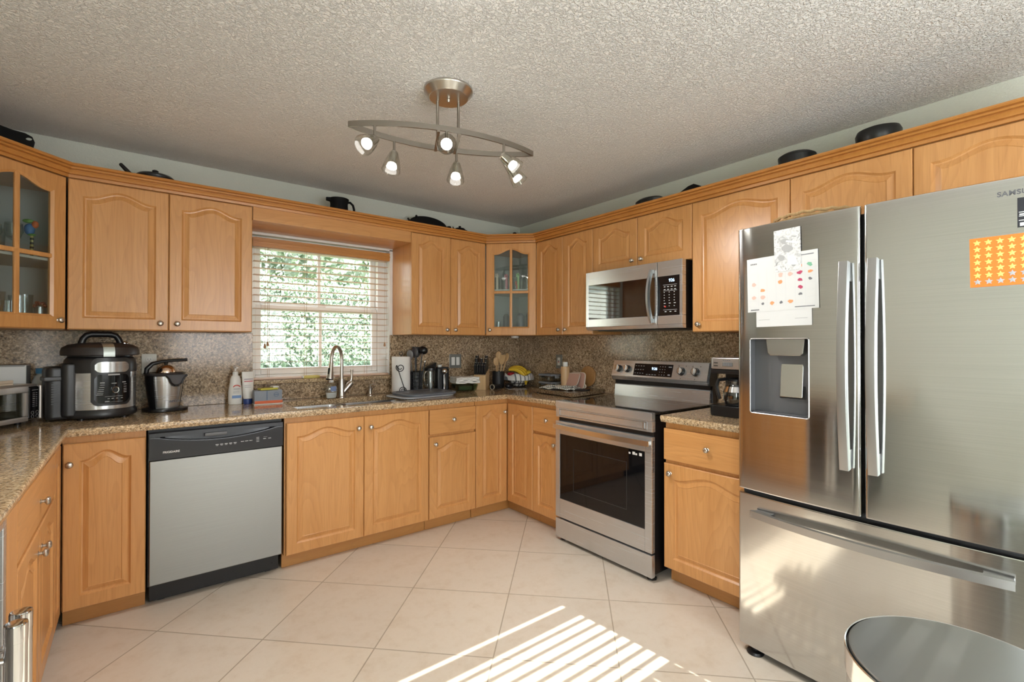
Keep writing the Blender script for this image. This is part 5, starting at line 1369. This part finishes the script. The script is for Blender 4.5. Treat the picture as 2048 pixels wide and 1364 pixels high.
t = thing('pan_scraper', 'rounded black pan scraper lying near the fruit bowl', 'scraper', (-.375, -.325, Zc), math.radians(15))
MB().sphere((0, 0, .026), (.045, .032, .026), 20).build('grip', BLACKPL, t)
MB().box(-.06, .02, -.006, .006, .004, .014, .003).build('blade', CHROME, t)
t = thing('paper_scrap', 'white paper scrap lying on the worktop before the fruit bowl', 'paper', (-.345, -.395, Zc), math.radians(-25))
MB().merge(cloth(.16, .06, .0012, .0006, 12, th=.0006)).build('sheet', PAPER, t)

# ---- fruit bowl
FB = (-.185, -.215)
t = thing('fruit_bowl', 'black wire fruit bowl in the far corner', 'fruit bowl', (FB[0], FB[1], Zc))
m = MB()
for r, z in ((.06, .004), (.085, .035), (.105, .07), (.118, .098)): m.tube([(r * math.cos(2 * PI * k / 36), r * math.sin(2 * PI * k / 36), z) for k in range(36)], .003 if z < .09 else .0045, 6, closed=True)
for k in range(14):
    a = 2 * PI * k / 14; m.tube([(r * math.cos(a), r * math.sin(a), z) for r, z in ((.0, .004), (.06, .004), (.085, .035), (.105, .07), (.118, .098))], .0025, 6)
m.build('wire_bowl', WIRE, t)
def stripes(name, c1, c2, scale, w=.5):
    m, nt, b = new_mat(name); L = nt.links
    tc = nd(nt, 'ShaderNodeTexCoord'); wv = nd(nt, 'ShaderNodeTexWave', bands_direction='X'); wv.inputs['Scale'].default_value = scale; wv.inputs['Distortion'].default_value = .6
    L.new(tc.outputs['Object'], wv.inputs['Vector']); r = ramp(nt, [(0, c2), (w, c2), (w + .06, c1), (1, c1)]); L.new(wv.outputs['Fac'], r.inputs[0]); L.new(r.outputs[0], b.inputs['Base Color'])
    b.inputs['Roughness'].default_value = .9
    return m
STR = stripes('striped_linen', (.76, .75, .72), (.16, .17, .18), 9, .12)
STR2 = stripes('striped_towel', (.72, .70, .65), (.22, .26, .25), 17, .25)
t = thing('striped_napkin', 'white napkin with dark stripes lining the fruit bowl', 'napkin', (FB[0], FB[1], Zc + .004))
bm = bmesh.new(); rings = []
for r, z in ((.012, .004), (.052, .006), (.076, .034), (.094, .068), (.106, .095), (.118, .112), (.128, .108), (.136, .088), (.138, .060)):
    rings.append([bm.verts.new((r * (1 + .022 * math.sin(7 * 2 * PI * k / 56) * (z / .1)) * math.cos(2 * PI * k / 56), r * (1 + .022 * math.sin(7 * 2 * PI * k / 56) * (z / .1)) * math.sin(2 * PI * k / 56), z + (.010 * math.sin(5 * 2 * PI * k / 56 + 1) if z > .09 else 0))) for k in range(56)])
for p, q in zip(rings, rings[1:]):
    for k in range(56): bm.faces.new((p[k], p[(k + 1) % 56], q[(k + 1) % 56], q[k]))
bm.faces.new(rings[0][::-1])
MB().merge(bm).build('linen', STR, t, angle=80)
BAN = P('banana_skin', (.80, .52, .03), .45); BTIP = P('banana_tip', (.10, .07, .02), .7)
def banana(label, loc, rz, tx_, flip=1, s=1.25):
    t = thing('banana', label, 'banana', loc, rz, 'bananas in the fruit bowl')
    pts, rd = [], []
    for k in range(13):
        a = -1.0 + 2.0 * k / 12; pts.append((0, .095 * s * math.sin(a), .095 * s * (math.cos(a) - 1) + .05)); rd.append(s * (.016 * (1 - abs(k - 6) / 6.8) ** .35))
    M = Rz(0) @ Rx(tx_)
    MB().tube(pts, rd, 5 + 3, M=M).build('peel', BAN, t)
    MB().tube([pts[-1], tuple(a + (a - b) * .55 for a, b in zip(pts[-1], pts[-2]))], [.0055 * s, .0045 * s], 8, M=M).build('stem', BTIP, t)
    return t
banana('banana arching highest at the back of the fruit bowl', (FB[0] + .022, FB[1] + .020, Zc + .118), math.radians(-120), math.radians(-24))
banana('banana in front sloping down to the right in the fruit bowl', (FB[0] - .040, FB[1] - .034, Zc + .092), math.radians(-134), math.radians(-40))
banana('banana between the highest and the front one in the bowl', (FB[0] - .006, FB[1] - .006, Zc + .104), math.radians(-127), math.radians(-34))
t = thing('apple', 'red apple at the left side of the fruit bowl', 'apple', (FB[0] - .072, FB[1] + .020, Zc + .068))
MB().lathe([(0, .008), (.012, .002), (.028, .006), (.036, .026), (.035, .046), (.024, .062), (.010, .062), (0, .056)], 26).build('fruit', P('apple_red', (.36, .012, .02), .3), t)
MB().tube([(0, 0, .057), (.003, .001, .074)], .0015, 6).build('stem', BTIP, t)
for lb, x, y, z in (('lemon at the right rim of the fruit bowl', .088, -.030, .092),):
    t = thing('lemon', 'yellow ' + lb, 'lemon', (FB[0] + x, FB[1] + y, Zc + z), .6)
    MB().lathe([(0, -.040), (.006, -.037), (.012, -.030), (.024, -.016), (.028, 0), (.024, .016), (.012, .030), (.006, .037), (0, .040)], 20, M=T(0, 0, .028) @ Ry(PI / 2)).build('fruit', P('lemon_skin', (.78, .56, .05), .45), t)

# ---- right wall, left of the range
for k, (z, lb) in enumerate(((0, 'lower clear food container with grey lid right of the fruit bowl'), (.0655, 'upper clear food container with grey lid right of the fruit bowl'))):
    t = thing('food_container', lb, 'food container', (-.120, -.560, Zc + .0005 + z), ROT_B, 'stacked food containers')
    bm = bmesh.new(); rings = []
    for ins, zz in ((.010, 0), (.003, .006), (0, .048), (.003, .048), (.006, .008), (.012, .003)):
        rings.append([bm.verts.new((px, py, zz)) for px, py in rrect(-.085 + ins, .085 - ins, -.06 + ins, .06 - ins, .02, 5)])
    for p, q in zip(rings, rings[1:]):
        for i in range(len(p)): bm.faces.new((p[i], p[(i + 1) % len(p)], q[(i + 1) % len(p)], q[i]))
    bm.faces.new(rings[0][::-1]); bm.faces.new(rings[-1])
    MB().merge(bm).build('box', CLEAR, t, angle=50)
    ld = MB().prism(rrect(-.088, .088, -.063, .063, .02, 5), .0485, .0645, bev=.004).build('lid', P('lid_grey', (.22, .24, .27), .4), t)
    for xx in (-.089, .089): MB().box(xx - .004, xx + .004, -.022, .022, .030, .060, .002).build('clip', P('clip_clear', (.34, .36, .39), .3), ld)
t = thing('wooden_bottle', 'slim wood finish bottle with white cap on the right worktop', 'bottle', (-.165, -.792, Zc))
MB().lathe([(0, 0), (.034, 0), (.036, .003), (.036, .198), (.034, .202), (0, .202)], 32).build('body', wood_mat('bamboo', (.66, .44, .24), (.62, .40, .21), (.5, .3, .14), rough=.45, grain=.4), t)
MB().lathe([(0, .2025), (.020, .2025), (.021, .206), (.021, .236), (.019, .240), (0, .240)], 28).build('cap', P('cap_white', (.76, .77, .74), .35), t)
# granite offcut used as a counter board
t = thing('granite_board', 'thick granite slab lying on the worktop beside the range', 'counter board', (-.265, -.930, Zc + .0062), math.radians(0))
MB().prism([(-.155, .255), (-.205, -.245), (.215, -.180), (.205, .270)], 0, .030, bev=.004).build('slab', granite('board_granite', s2l(120, 98, 74), s2l(56, 46, 38), s2l(170, 146, 116), .12), t)
for xx, yy in ((-.14, .2), (-.16, -.19), (.17, -.13), (.17, .2)): MB().lathe([(0, .006), (.010, .006), (.010, 0), (0, 0)], 12, M=T(xx, yy, -.0061)).build('foot', BLACKPL, t)
ZBd = Zc + .0364
t = thing('striped_towel', 'crumpled white dish towel with thin stripes on the granite slab', 'dish towel', (-.330, -.905, ZBd), math.radians(-72))
MB().merge(cloth(.27, .16, .010, .0042, 21, th=.006, sag=.004)).merge(cloth(.23, .11, .020, .0045, 33, th=.005)).build('cloth', STR2, t, angle=80)
t = thing('knife_sharpener_tray', 'flat black tray lying on the granite slab right of the towel', 'tray', (-.275, -1.045, ZBd), math.radians(-72))
MB().prism(rrect(-.085, .085, -.035, .035, .012, 4), 0, .010, bev=.003).build('tray', BLACKSOFT, t)
t = thing('round_board', 'round wooden board leaning on the granite wall behind the pot holder', 'cutting board', (-.052, -.915, Zc + .037), ROT_B)
MB().lathe([(0, 0), (.082, 0), (.085, .003), (.085, .012), (.082, .015), (0, .015)], 44, M=T(0, .028, .0845) @ Rx(math.radians(-8)) @ Rx(PI / 2) @ T(0, 0, .002)).build('disc', wood_mat('round_wood', (.44, .235, .085), (.38, .19, .06), (.22, .09, .03), rough=.5), t)
MITT = P('pot_holder_pink', (.50, .30, .235), .9); MTRIM = P('pot_holder_trim', (.62, .56, .47), .9)
t = thing('pot_holder', 'dusty pink pot holder with white piping standing on the slab', 'pot holder', (-.150, -.925, ZBd), ROT_B)
ol = rrect(-.100, .055, 0, .122, .025, 6)
MB().prism(ol, -.008, .004, M=Rx(PI / 2 - .18), bev=.003).build('quilt', MITT, t)
MB().tube([(x, y, -.002) for x, y in ol], .005, 8, M=Rx(PI / 2 - .18), closed=True).tube([(.060 + .013 * math.cos(2 * PI * k / 16), .018 + .013 * math.sin(2 * PI * k / 16), -.002) for k in range(16)], .0045, 8, M=Rx(PI / 2 - .18), closed=True).build('piping', MTRIM, t)
t = thing('pot_holder', 'second pink pot holder folded forward before the first one', 'pot holder', (-.190, -.900, ZBd), ROT_B)
ol = [(-.095, 0), (.015, .0), (.040, .040), (.045, .112), (.040, .120), (-.085, .120), (-.092, .112)]
MB().prism(ol, -.006, .003, M=Rx(PI / 2 - .32), bev=.002).build('quilt', MITT, t)
MB().tube([(x, y, -.0015) for x, y in ol], .004, 8, M=Rx(PI / 2 - .32), closed=True).build('piping', MTRIM, t)

# ---- coffee maker between range and refrigerator
t = thing('coffee_maker', 'steel and black drip coffee maker beside the refrigerator', 'coffee maker', (-.36, -2.305, Zc), ROT_B)
MB().prism(rrect(-.112, .112, -.10, .145, .03, 5), 0, .058, bev=.006).build('base', BLACKPL, t)
MB().box(-.108, .108, .070, .14, .0585, .225, .006).build('rear_tower', BLACKPL, t)
MB().box(-.112, .112, -.075, .142, .2255, .250, .005).build('head_bottom', BLACKPL, t)
hd = MB().prism(rrect(-.113, .113, -.085, .144, .02, 4), .2505, .312, bev=.006).build('head', P('coffee_steel', (.55, .53, .52), .3, .9), t)
MB().box(-.040, .016, -.0875, -.0845, .266, .288, .001).build('display', P('lcd', (.16, .16, .15), .3), hd)
mk = MB().box(-.088, -.066, -.0872, -.0845, .282, .286).box(-.088, -.066, -.0872, -.0845, .266, .270); mk.build('buttons', BLACKPL, hd)
mk = MB()
for k in range(4): mk.box(-.032 + k * .012, -.024 + k * .012, -.0882, -.0874, .270, .284)
for k in range(4): mk.box(-.038 + k * .011, -.030 + k * .011, -.0868, -.0848, .296, .300)
mk.build('display_marks', INK, hd)
cf = MB().lathe([(0, .0005), (.050, .0005), (.058, .006), (.066, .035), (.066, .07), (.054, .105), (.046, .118), (.048, .128), (.046, .128), (.044, .118), (.052, .104), (.064, .07), (.064, .036), (.056, .008), (0, .004)], 32, M=T(0, -.015, .0585)).build('carafe', CLEAR, t)
MB().lathe([(0, .005), (.055, .008), (.0625, .036), (.0625, .05), (0, .05)], 28, M=T(0, -.015, .0585)).build('coffee', P('coffee', (.012, .006, .004), .08), cf)
MB().lathe([(0, .1285), (.048, .1285), (.048, .138), (.03, .146), (0, .148)], 28, M=T(0, -.015, .0585)).tube([(-.03, -.04, .14), (-.055, -.085, .135), (-.06, -.095, .10), (-.052, -.078, .035)], .009, 8, M=T(0, -.015, .0585)).build('carafe_lid', BLACKPL, cf)
MB().lathe([(.0665, .072), (.067, .072), (.056, .1), (.0555, .1)], 28, M=T(0, -.015, .0585)).build('carafe_band', CHROME, cf)

# ================================================================== ON TOP OF THE WALL CABINETS
ZK = ZD + .0008
GI = 'black ironware on top of the wall cabinets'
t = thing('cast_iron_pan', 'big black pan on the left corner cabinet, handle with hole pointing right', 'pan', (-3.60, -.35, ZK), 0, GI)
m = MB(); Mx = Rx(PI / 2)
m.lathe([(0, .0), (.108, 0), (.112, .004), (.118, .035), (.112, .035), (.106, .008), (0, .008)], 40, M=T(0, .03, .1185) @ Mx)
m.build('pan', IRON, t)
ol = [(.085, .030), (.15, .040), (.235, .040), (.285, .038), (.303, .050), (.308, .080), (.300, .102), (.275, .114), (.235, .118), (.19, .130), (.13, .165), (.06, .19)]
hn = MB(); bm = bmesh.new()
hole = [(.288 + .0115 * math.cos(2 * PI * k / 14), .090 + .008 * math.sin(2 * PI * k / 14)) for k in range(14)]
for z_ in (0, .012):
    vo = [bm.verts.new((x, z_ - .006, y)) for x, y in ol]; vh = [bm.verts.new((x, z_ - .006, y)) for x, y in hole]
    es = [bm.edges.new((l[i], l[(i + 1) % len(l)])) for l in (vo, vh) for i in range(len(l))]
    bmesh.ops.triangle_fill(bm, use_beauty=True, edges=es)
    if z_ == 0: v0, h0 = vo, vh
    else:
        for a, b in ((v0, vo), (h0, vh)):
            for i in range(len(a)): bm.faces.new((a[i], a[(i + 1) % len(a)], b[(i + 1) % len(a)], b[i]))
bmesh.ops.recalc_face_normals(bm, faces=bm.faces)
hn.merge(bm).build('handle', IRONMATTE, t)
t = thing('skillet', 'black covered skillet with raised handle above the left wall cabinet', 'skillet', (-2.822, -.20, ZK), 0, GI)
MB().lathe([(0, 0), (.078, 0), (.084, .004), (.097, .040), (.093, .040), (0, .036)], 36).build('pan', IRON, t)
ld = MB().lathe([(0, .041), (.096, .041), (.097, .045), (.080, .060), (.045, .070), (0, .073)], 36).lathe([(0, .073), (.006, .073), (.006, .079), (.015, .083), (.0155, .089), (.008, .094), (0, .095)], 18).build('lid', IRON, t)
MB().tube([(-.088, 0, .034), (-.105, 0, .042), (-.128, 0, .066), (-.150, 0, .090)], [.012, .011, .011, .0095], 10).sphere((-.150, 0, .090), .0098, 12).build('handle', IRON, t)
t = thing('pitcher', 'black iron pitcher with curved handle above the window valance', 'pitcher', (-1.790, -.20, ZK), 0, GI)
MB().lathe([(0, 0), (.050, 0), (.058, .010), (.060, .05), (.058, .085), (.066, .122), (.062, .122), (.054, .085), (.055, .05), (.05, .012), (0, .010)], 34).prism([(-.05, -.024), (-.05, .024), (-.088, .006), (-.088, -.006)], .100, .122).build('jug', IRONMATTE, t)
MB().tube([(.055, 0, .108), (.078, 0, .112), (.098, 0, .096), (.106, 0, .066), (.104, 0, .035), (.09, 0, .02), (.058, 0, .022)], .008, 10).build('handle', IRONMATTE, t)
t = thing('oval_platter', 'black oval iron platter with end lugs leaning above the right window cabinet', 'platter', (-1.065, -.16, ZK), 0, GI)
def oval(rx, rz, n=40): return [(rx * math.cos(2 * PI * k / n), rz + rz * math.sin(2 * PI * k / n)) for k in range(n)]
m = MB().prism(oval(.165, .066), 0, .012, M=Rx(PI / 2 - math.radians(10)), bev=.004); m.build('plate', IRONMATTE, t)
lg = MB()
lg.tube([(-.160, -.012, .062), (-.175, -.012, .066), (-.190, -.012, .086)], [.010, .009, .006], 8).sphere((-.120, -.02, .108), (.010, .008, .012), 10)
lg.tube([(.160, -.012, .062), (.182, -.012, .070), (.196, -.012, .072)], [.010, .009, .006], 8)
lg.build('lug', IRONMATTE, t)
t = thing('sugar_pot', 'small black lidded iron pot right of the oval platter', 'pot', (-.800, -.20, ZK), 0, GI)
MB().lathe([(0, 0), (.036, 0), (.046, .02), (.050, .052), (.046, .056), (0, .056)], 28).prism([(.040, -.012), (.040, .012), (.070, .004), (.070, -.004)], .040, .060).build('pot', IRONMATTE, t)
MB().lathe([(0, .0565), (.047, .0565), (.036, .066), (.010, .070), (.006, .074), (.011, .079), (.010, .085), (0, .087)], 24).build('lid', IRONMATTE, t)
MB().tube([(-.048, 0, .052), (-.062, 0, .060), (-.068, 0, .072)], [.006, .005, .004], 8).build('handle', IRONMATTE, t)
t = thing('lidded_pot', 'low black pot with round lid knob above the far corner cabinet', 'pot', (-.300, -.300, ZK), 0, GI)
MB().lathe([(0, 0), (.075, 0), (.085, .008), (.088, .045), (.084, .05), (0, .05)], 32).build('pot', IRON, t)
MB().lathe([(0, .0505), (.086, .0505), (.084, .055), (.03, .059), (.010, .061), (.008, .068), (.016, .076), (.016, .083), (.009, .088), (0, .089)], 28).build('lid', IRON, t)
t = thing('oval_dish', 'black oval iron dish above the microwave cabinet', 'dish', (-.215, -1.640, ZK), ROT_B, GI)
MB().lathe([(0, 0), (.075, 0), (.092, .020), (.105, .060), (.105, .066), (.085, .078), (.04, .083), (0, .084)], 36, sy=.62).build('dish', IRON, t)
t = thing('iron_trivet', 'small black wedge shaped iron piece right of the oval dish', 'trivet', (-.205, -1.925, ZK), ROT_B, GI)
MB().prism([(-.080, 0), (.080, 0), (.080, .072), (.045, .090), (.010, .085), (-.060, .055)], -.03, .03, M=Rx(PI / 2), bev=.004).build('wedge', IRONMATTE, t)
t = thing('iron_pot', 'round black iron pot with flat lid above the single door cabinet', 'pot', (-.215, -2.545, ZK), ROT_B, GI)
MB().lathe([(0, 0), (.070, 0), (.080, .008), (.086, .070), (.086, .075), (0, .075)], 36).build('pot', IRON, t)
MB().lathe([(0, .0755), (.087, .0755), (.087, .082), (.070, .093), (.03, .098), (0, .099)], 36).build('lid', IRON, t)
t = thing('casserole', 'tall black iron casserole dish above the refrigerator cabinet', 'casserole', (-.215, -2.892, ZK), ROT_B, GI)
MB().lathe([(0, 0), (.060, 0), (.076, .015), (.086, .055), (.088, .080), (.080, .098), (.05, .108), (0, .110)], 36, M=Rx(math.radians(4))).build('dish', IRON, t)

# ================================================================== INSIDE THE GLASS CORNER CABINETS
def tumbler(name, label, cat, pos, r, h, mat, group=None, extra=None, stem=False):
    t = thing(name, label, cat, pos, 0, group)
    if stem: pr = [(0, .0005), (r * .8, .0005), (r * .8, .003), (.004, .008), (.004, h * .45), (r * .7, h * .55), (r, h * .75), (r * .9, h), (r * .86, h), (r * .95, h * .75), (r * .66, h * .57), (0, h * .52)]
    else: pr = [(0, .0005), (r * .85, .0005), (r, h), (r * .94, h), (r * .80, .006), (0, .006)]
    MB().lathe(pr, 24).build('glass', mat, t)
    return t
GM = T(-.632, -.336, 0) @ Rz(-PI / 4)
GL = T(-3.478, -.635, 0) @ Rz(PI / 4)
DARKG = thin_glass('smoke_glass', (.28, .30, .32), 1.3)
zs, zl = 1.7525, ZB + .0168
gl = [(.075, .10, .030, .105), (.185, .10, .028, .095), (.235, .12, .030, .11), (.335, .10, .030, .10), (.13, .19, .03, .11), (.28, .20, .03, .11)]
posn = ['far left', 'left of middle', 'right of middle', 'far right', 'behind on the left', 'behind on the right']
for (x, y, r, h), w_ in zip(gl, posn):
    tumbler('drinking_glass', 'clear glass on the upper shelf of the far corner cabinet, ' + w_, 'glass', GM @ Vector((x, y, zs)), r, h, CLEAR, 'glasses in the far corner cabinet')
FL = [P('petal_pink', (.70, .30, .34), .5), P('petal_cream', (.78, .68, .55), .5), P('petal_green', (.35, .55, .25), .5), P('petal_red', (.62, .16, .10), .5)]
for (x, z, c, w_) in ((.085, .128, 1, 'cream'), (.165, .118, 0, 'pink'), (.262, .125, 2, 'green'), (.255, .060, 3, 'red')):
    t = thing('painted_ornament', w_ + ' painted ornament among the glasses on the upper corner shelf', 'ornament', GM @ Vector((x, .060, zs)))
    m = MB().lathe([(0, .0005), (.012, .0005), (.010, z - .02), (0, z - .02)], 12)
    for k in range(5): m.sphere((.012 * math.cos(k * 1.257), .004, z - .008 + .012 * math.sin(k * 1.257)), (.010, .006, .010), 8)
    m.build('ornament', FL[c], t)
for (x, y, r, h, w_) in ((.155, .11, .026, .165, 'left'), (.275, .11, .034, .17, 'middle'), (.350, .12, .028, .18, 'right')):
    t = thing('spice_jar', 'dark jar with spout top on the lower corner shelf, ' + w_ + ' one', 'jar', GM @ Vector((x, y, zl)), 0, 'jars in the far corner cabinet')
    MB().lathe([(0, 0), (r, 0), (r * .95, h * .72), (r * 1.02, h * .85), (r * .9, h * .9), (r * .5, h), (0, h)], 24).build('jar', P('jar_slate', (.05, .06, .08), .3), t)
for (x, y, r, h, w_) in ((.095, .075, .020, .10, 'leftmost'), (.205, .07, .024, .055, 'low middle'), (.238, .07, .02, .05, 'second low'), (.325, .065, .02, .055, 'right low')):
    tumbler('shot_glass', 'small clear glass on the lower corner shelf, ' + w_ + ' one', 'glass', GM @ Vector((x, y, zl)), r, h, CLEAR, 'small glasses in the far corner cabinet')
zs2 = 1.7125
for (x, y, r, h, w_, st) in ((.19, .11, .036, .13, 'left', True), (.235, .15, .034, .12, 'middle', False), (.27, .10, .034, .15, 'right', True)):
    tumbler('drinking_glass', 'clear glass on the upper shelf of the left glass cabinet, ' + w_, 'glass', GL @ Vector((x, y, zs2)), r, h, CLEAR, 'glasses in the left glass cabinet', stem=st)
t = thing('parrot_figurine', 'colourful bird figurine on a striped post in the left glass cabinet', 'figurine', GL @ Vector((.335, .085, zs2)))
m = MB()
for k in range(5): m.lathe([(0, .0105 * k * 2 + .0005), (.007, .021 * k + .0005), (.007, .021 * k + .0105), (0, .021 * k + .0105)], 12)
m.build('dark_bands', BLACKPL, t)
MB().lathe([(0, .0006), (.0062, .0006), (.0062, .105), (0, .105)], 12).build('post', P('post_yellow', (.45, .40, .15), .5), t)
MB().sphere((-.008, 0, .135), (.020, .016, .028), 14).build('body', P('bird_blue', (.06, .17, .40), .5), t)
MB().sphere((.012, -.004, .160), (.013, .012, .018), 12).build('head', P('bird_orange', (.62, .14, .03), .5), t)
MB().sphere((-.012, .004, .175), (.022, .010, .010), 12).sphere((0, 0, .110), (.016, .012, .006), 12).build('leaves', P('bird_green', (.14, .32, .06), .5), t)
for (x, y, r, h, w_) in ((.195, .10, .038, .15, 'tall one at the left'), (.245, .09, .032, .11, 'short one beside the muntin'), (.300, .11, .036, .14, 'one right of the muntin'), (.345, .14, .034, .15, 'one behind the beaded cup')):
    tumbler('drinking_glass', 'clear tumbler on the bottom of the left glass cabinet, ' + w_, 'glass', GL @ Vector((x, y, zl)), r, h, CLEAR, 'tumblers in the left glass cabinet')
t = thing('beaded_cup', 'small glass with red brown beads in the left glass cabinet', 'cup', GL @ Vector((.352, .060, zl)))
MB().lathe([(0, .0005), (.020, .0005), (.022, .09), (.020, .09), (.018, .006), (0, .006)], 22).build('glass', CLEAR, t)
m = MB()
for k in range(16): m.sphere((.020 * math.cos(k * 2.4), .020 * math.sin(k * 2.4), .092 + .006 * (k % 4)), .0065, 8)
m.build('beads', P('bead_brown', (.20, .06, .035), .4), t)
t = thing('yellow_dish', 'small yellow dish at the bottom right of the left glass cabinet', 'dish', GL @ Vector((.362, .035, zl)))
MB().lathe([(0, 0), (.014, 0), (.020, .014), (.017, .014), (.012, .003), (0, .003)], 20).build('dish', P('dish_yellow', (.66, .50, .06), .4), t)
t = thing('white_dish', 'small white dish on the bottom of the left glass cabinet', 'dish', GL @ Vector((.285, .035, zl)))
MB().lathe([(0, 0), (.020, 0), (.028, .013), (.025, .013), (.018, .003), (0, .003)], 22).build('dish', WHITEPL, t)

# ================================================================== OUTSIDE THE WINDOW
def grass_mat():
    m, nt, b = new_mat('lawn'); L = nt.links
    n = nd(nt, 'ShaderNodeTexNoise'); n.inputs['Scale'].default_value = 14; n.inputs['Detail'].default_value = 6
    r = ramp(nt, [(.35, (.10, .16, .04)), (.65, (.22, .30, .08))]); L.new(n.outputs['Fac'], r.inputs[0]); L.new(r.outputs[0], b.inputs['Base Color'])
    b.inputs['Roughness'].default_value = .9
    return m
LAWN = grass_mat()
structure(MB().box(-14, 12, .21, 22, -.30, -.13).box(-14, 12, -16, Y_R - .21, -.30, -.13).box(-14, X_L - .21, Y_R - .21, .21, -.30, -.13).build('ground', LAWN))
def leaf_mat(name, a, b_, c):
    m, nt, b = new_mat(name); L = nt.links
    g = nd(nt, 'ShaderNodeNewGeometry'); r = ramp(nt, [(0, a), (.5, b_), (1, c)])
    L.new(g.outputs['Random Per Island'], r.inputs[0]); L.new(r.outputs[0], b.inputs['Base Color'])
    b.inputs['Roughness'].default_value = .45
    b.inputs['Subsurface Weight'].default_value = 0
    return m
LEAF = leaf_mat('hedge_leaf', (.20, .26, .19), (.30, .37, .28), (.46, .52, .43))
LEAF2 = leaf_mat('tree_leaf', (.10, .14, .10), (.18, .23, .16), (.32, .37, .28))
CORE = P('hedge_core', (.19, .24, .19), .9)
def leaves(mb, n, sampler, size, rnd):
    for _ in range(n):
        p = Vector(sampler()); s = size * rnd.uniform(.6, 1.3)
        q = Matrix.Rotation(rnd.uniform(0, 6.28), 3, 'Z') @ Matrix.Rotation(rnd.uniform(-1.2, 1.2), 3, 'X') @ Matrix.Rotation(rnd.uniform(0, 6.28), 3, 'Y')
        vs = [mb.bm.verts.new(p + q @ Vector(c)) for c in ((0, -s, 0), (s * .5, 0, s * .12), (0, s, 0), (-s * .5, 0, s * .12))]
        mb.bm.faces.new(vs)
rnd = random.Random(5)
hx0, hx1, hy0, hy1, hz = -3.3, 2.6, 2.45, 3.25, 2.02
t = thing('hedge', 'clipped green hedge outside the window over the sink', 'hedge', (0, 0, 0)); t['kind'] = 'stuff'
tag(MB().box(hx0 + .08, hx1 - .08, hy0 + .10, hy1 - .05, -.15, hz - .10).build('hedge_core', CORE, t), kind='stuff')
m = MB()
leaves(m, 30000, lambda: (rnd.uniform(hx0, hx1), hy0 + .10 * rnd.random() ** 1.5 + .05 * math.sin(rnd.random() * 6), rnd.uniform(-.1, hz)), .030, rnd)
leaves(m, 8000, lambda: (rnd.uniform(hx0, hx1), rnd.uniform(hy0, hy1), hz + rnd.gauss(-.04, .06)), .030, rnd)
tag(m.build('foliage', LEAF, t, flat=True), kind='stuff')
for x, y, z, r, lb in ((-2.6, 7.6, 3.1, 1.7, 'bushy tree behind the hedge, left of the window mullion'), (1.2, 8.6, 3.4, 1.9, 'bushy tree behind the hedge, right of the window mullion'), (5.2, 7.4, 3.0, 1.7, 'bushy tree behind the far right end of the hedge')):
    t = thing('tree', lb, 'tree', (x, y, -.13), 0, 'trees behind the hedge')
    MB().tube([(0, 0, 0), (.05, .02, 1.2), (0, .05, z)], [.16, .12, .08], 10).build('trunk', P('bark', (.10, .07, .045), .9), t)
    m = MB()
    def smp():
        a, b2 = rnd.uniform(0, 6.283), math.acos(rnd.uniform(-1, 1)); rr = r * rnd.uniform(.72, 1.05) * (1 + .18 * math.sin(3 * a + x) * math.sin(2 * b2))
        return (rr * math.sin(b2) * math.cos(a), rr * math.sin(b2) * math.sin(a), z + .85 * rr * math.cos(b2))
    leaves(m, 4200, smp, .11, rnd)
    m.sphere((0, 0, z), (r * .72, r * .72, r * .62), 18)
    m.build('crown', LEAF2, t, flat=True)
t = thing('sun_block_fence', 'unseen board fence added outside the rear window to block low sun', 'fence', (-1.7, -5.62, -.13))  # added out of view; its top edge ends the sun stripes on the floor
fb = MB()
for k in range(44): fb.box(-3.08 + k * .14, -2.945 + k * .14, 0, .02, .05, 2.315, .003)
fb.build('boards', P('fence_grey', (.42, .38, .33), .8), t)
for xx in (-3.0, -1.0, 1.0, 3.0): MB().box(xx - .05, xx + .05, -.10, -.001, 0, 2.3, .004).build('post', P('fence_post', (.36, .32, .28), .8), t)
t = thing('neighbour_house', 'pale neighbouring house beyond the hedge, mirrored in the microwave window', 'house', (-8.2, 4.2, -.13), math.radians(-35))
MB().box(-2.2, 2.2, 0, 3, 0, 3.0).build('wall', P('house_wall', (.72, .71, .67), .8), t)
MB().prism([(-2.6, 3.0), (2.6, 3.0), (0, 4.3)], -3.2, .35, M=Rx(PI / 2)).build('roof', P('house_roof', (.25, .20, .17), .9), t)
for xx in (-1.1, 1.0):
    f = MB().box(xx - .55, xx + .55, -.04, 0, 1.0, 2.2).build('window', WHITE, t)
    MB().box(xx - .48, xx + .48, -.05, -.041, 1.07, 2.13).build('pane', P('house_glass', (.10, .12, .14), .1), f)
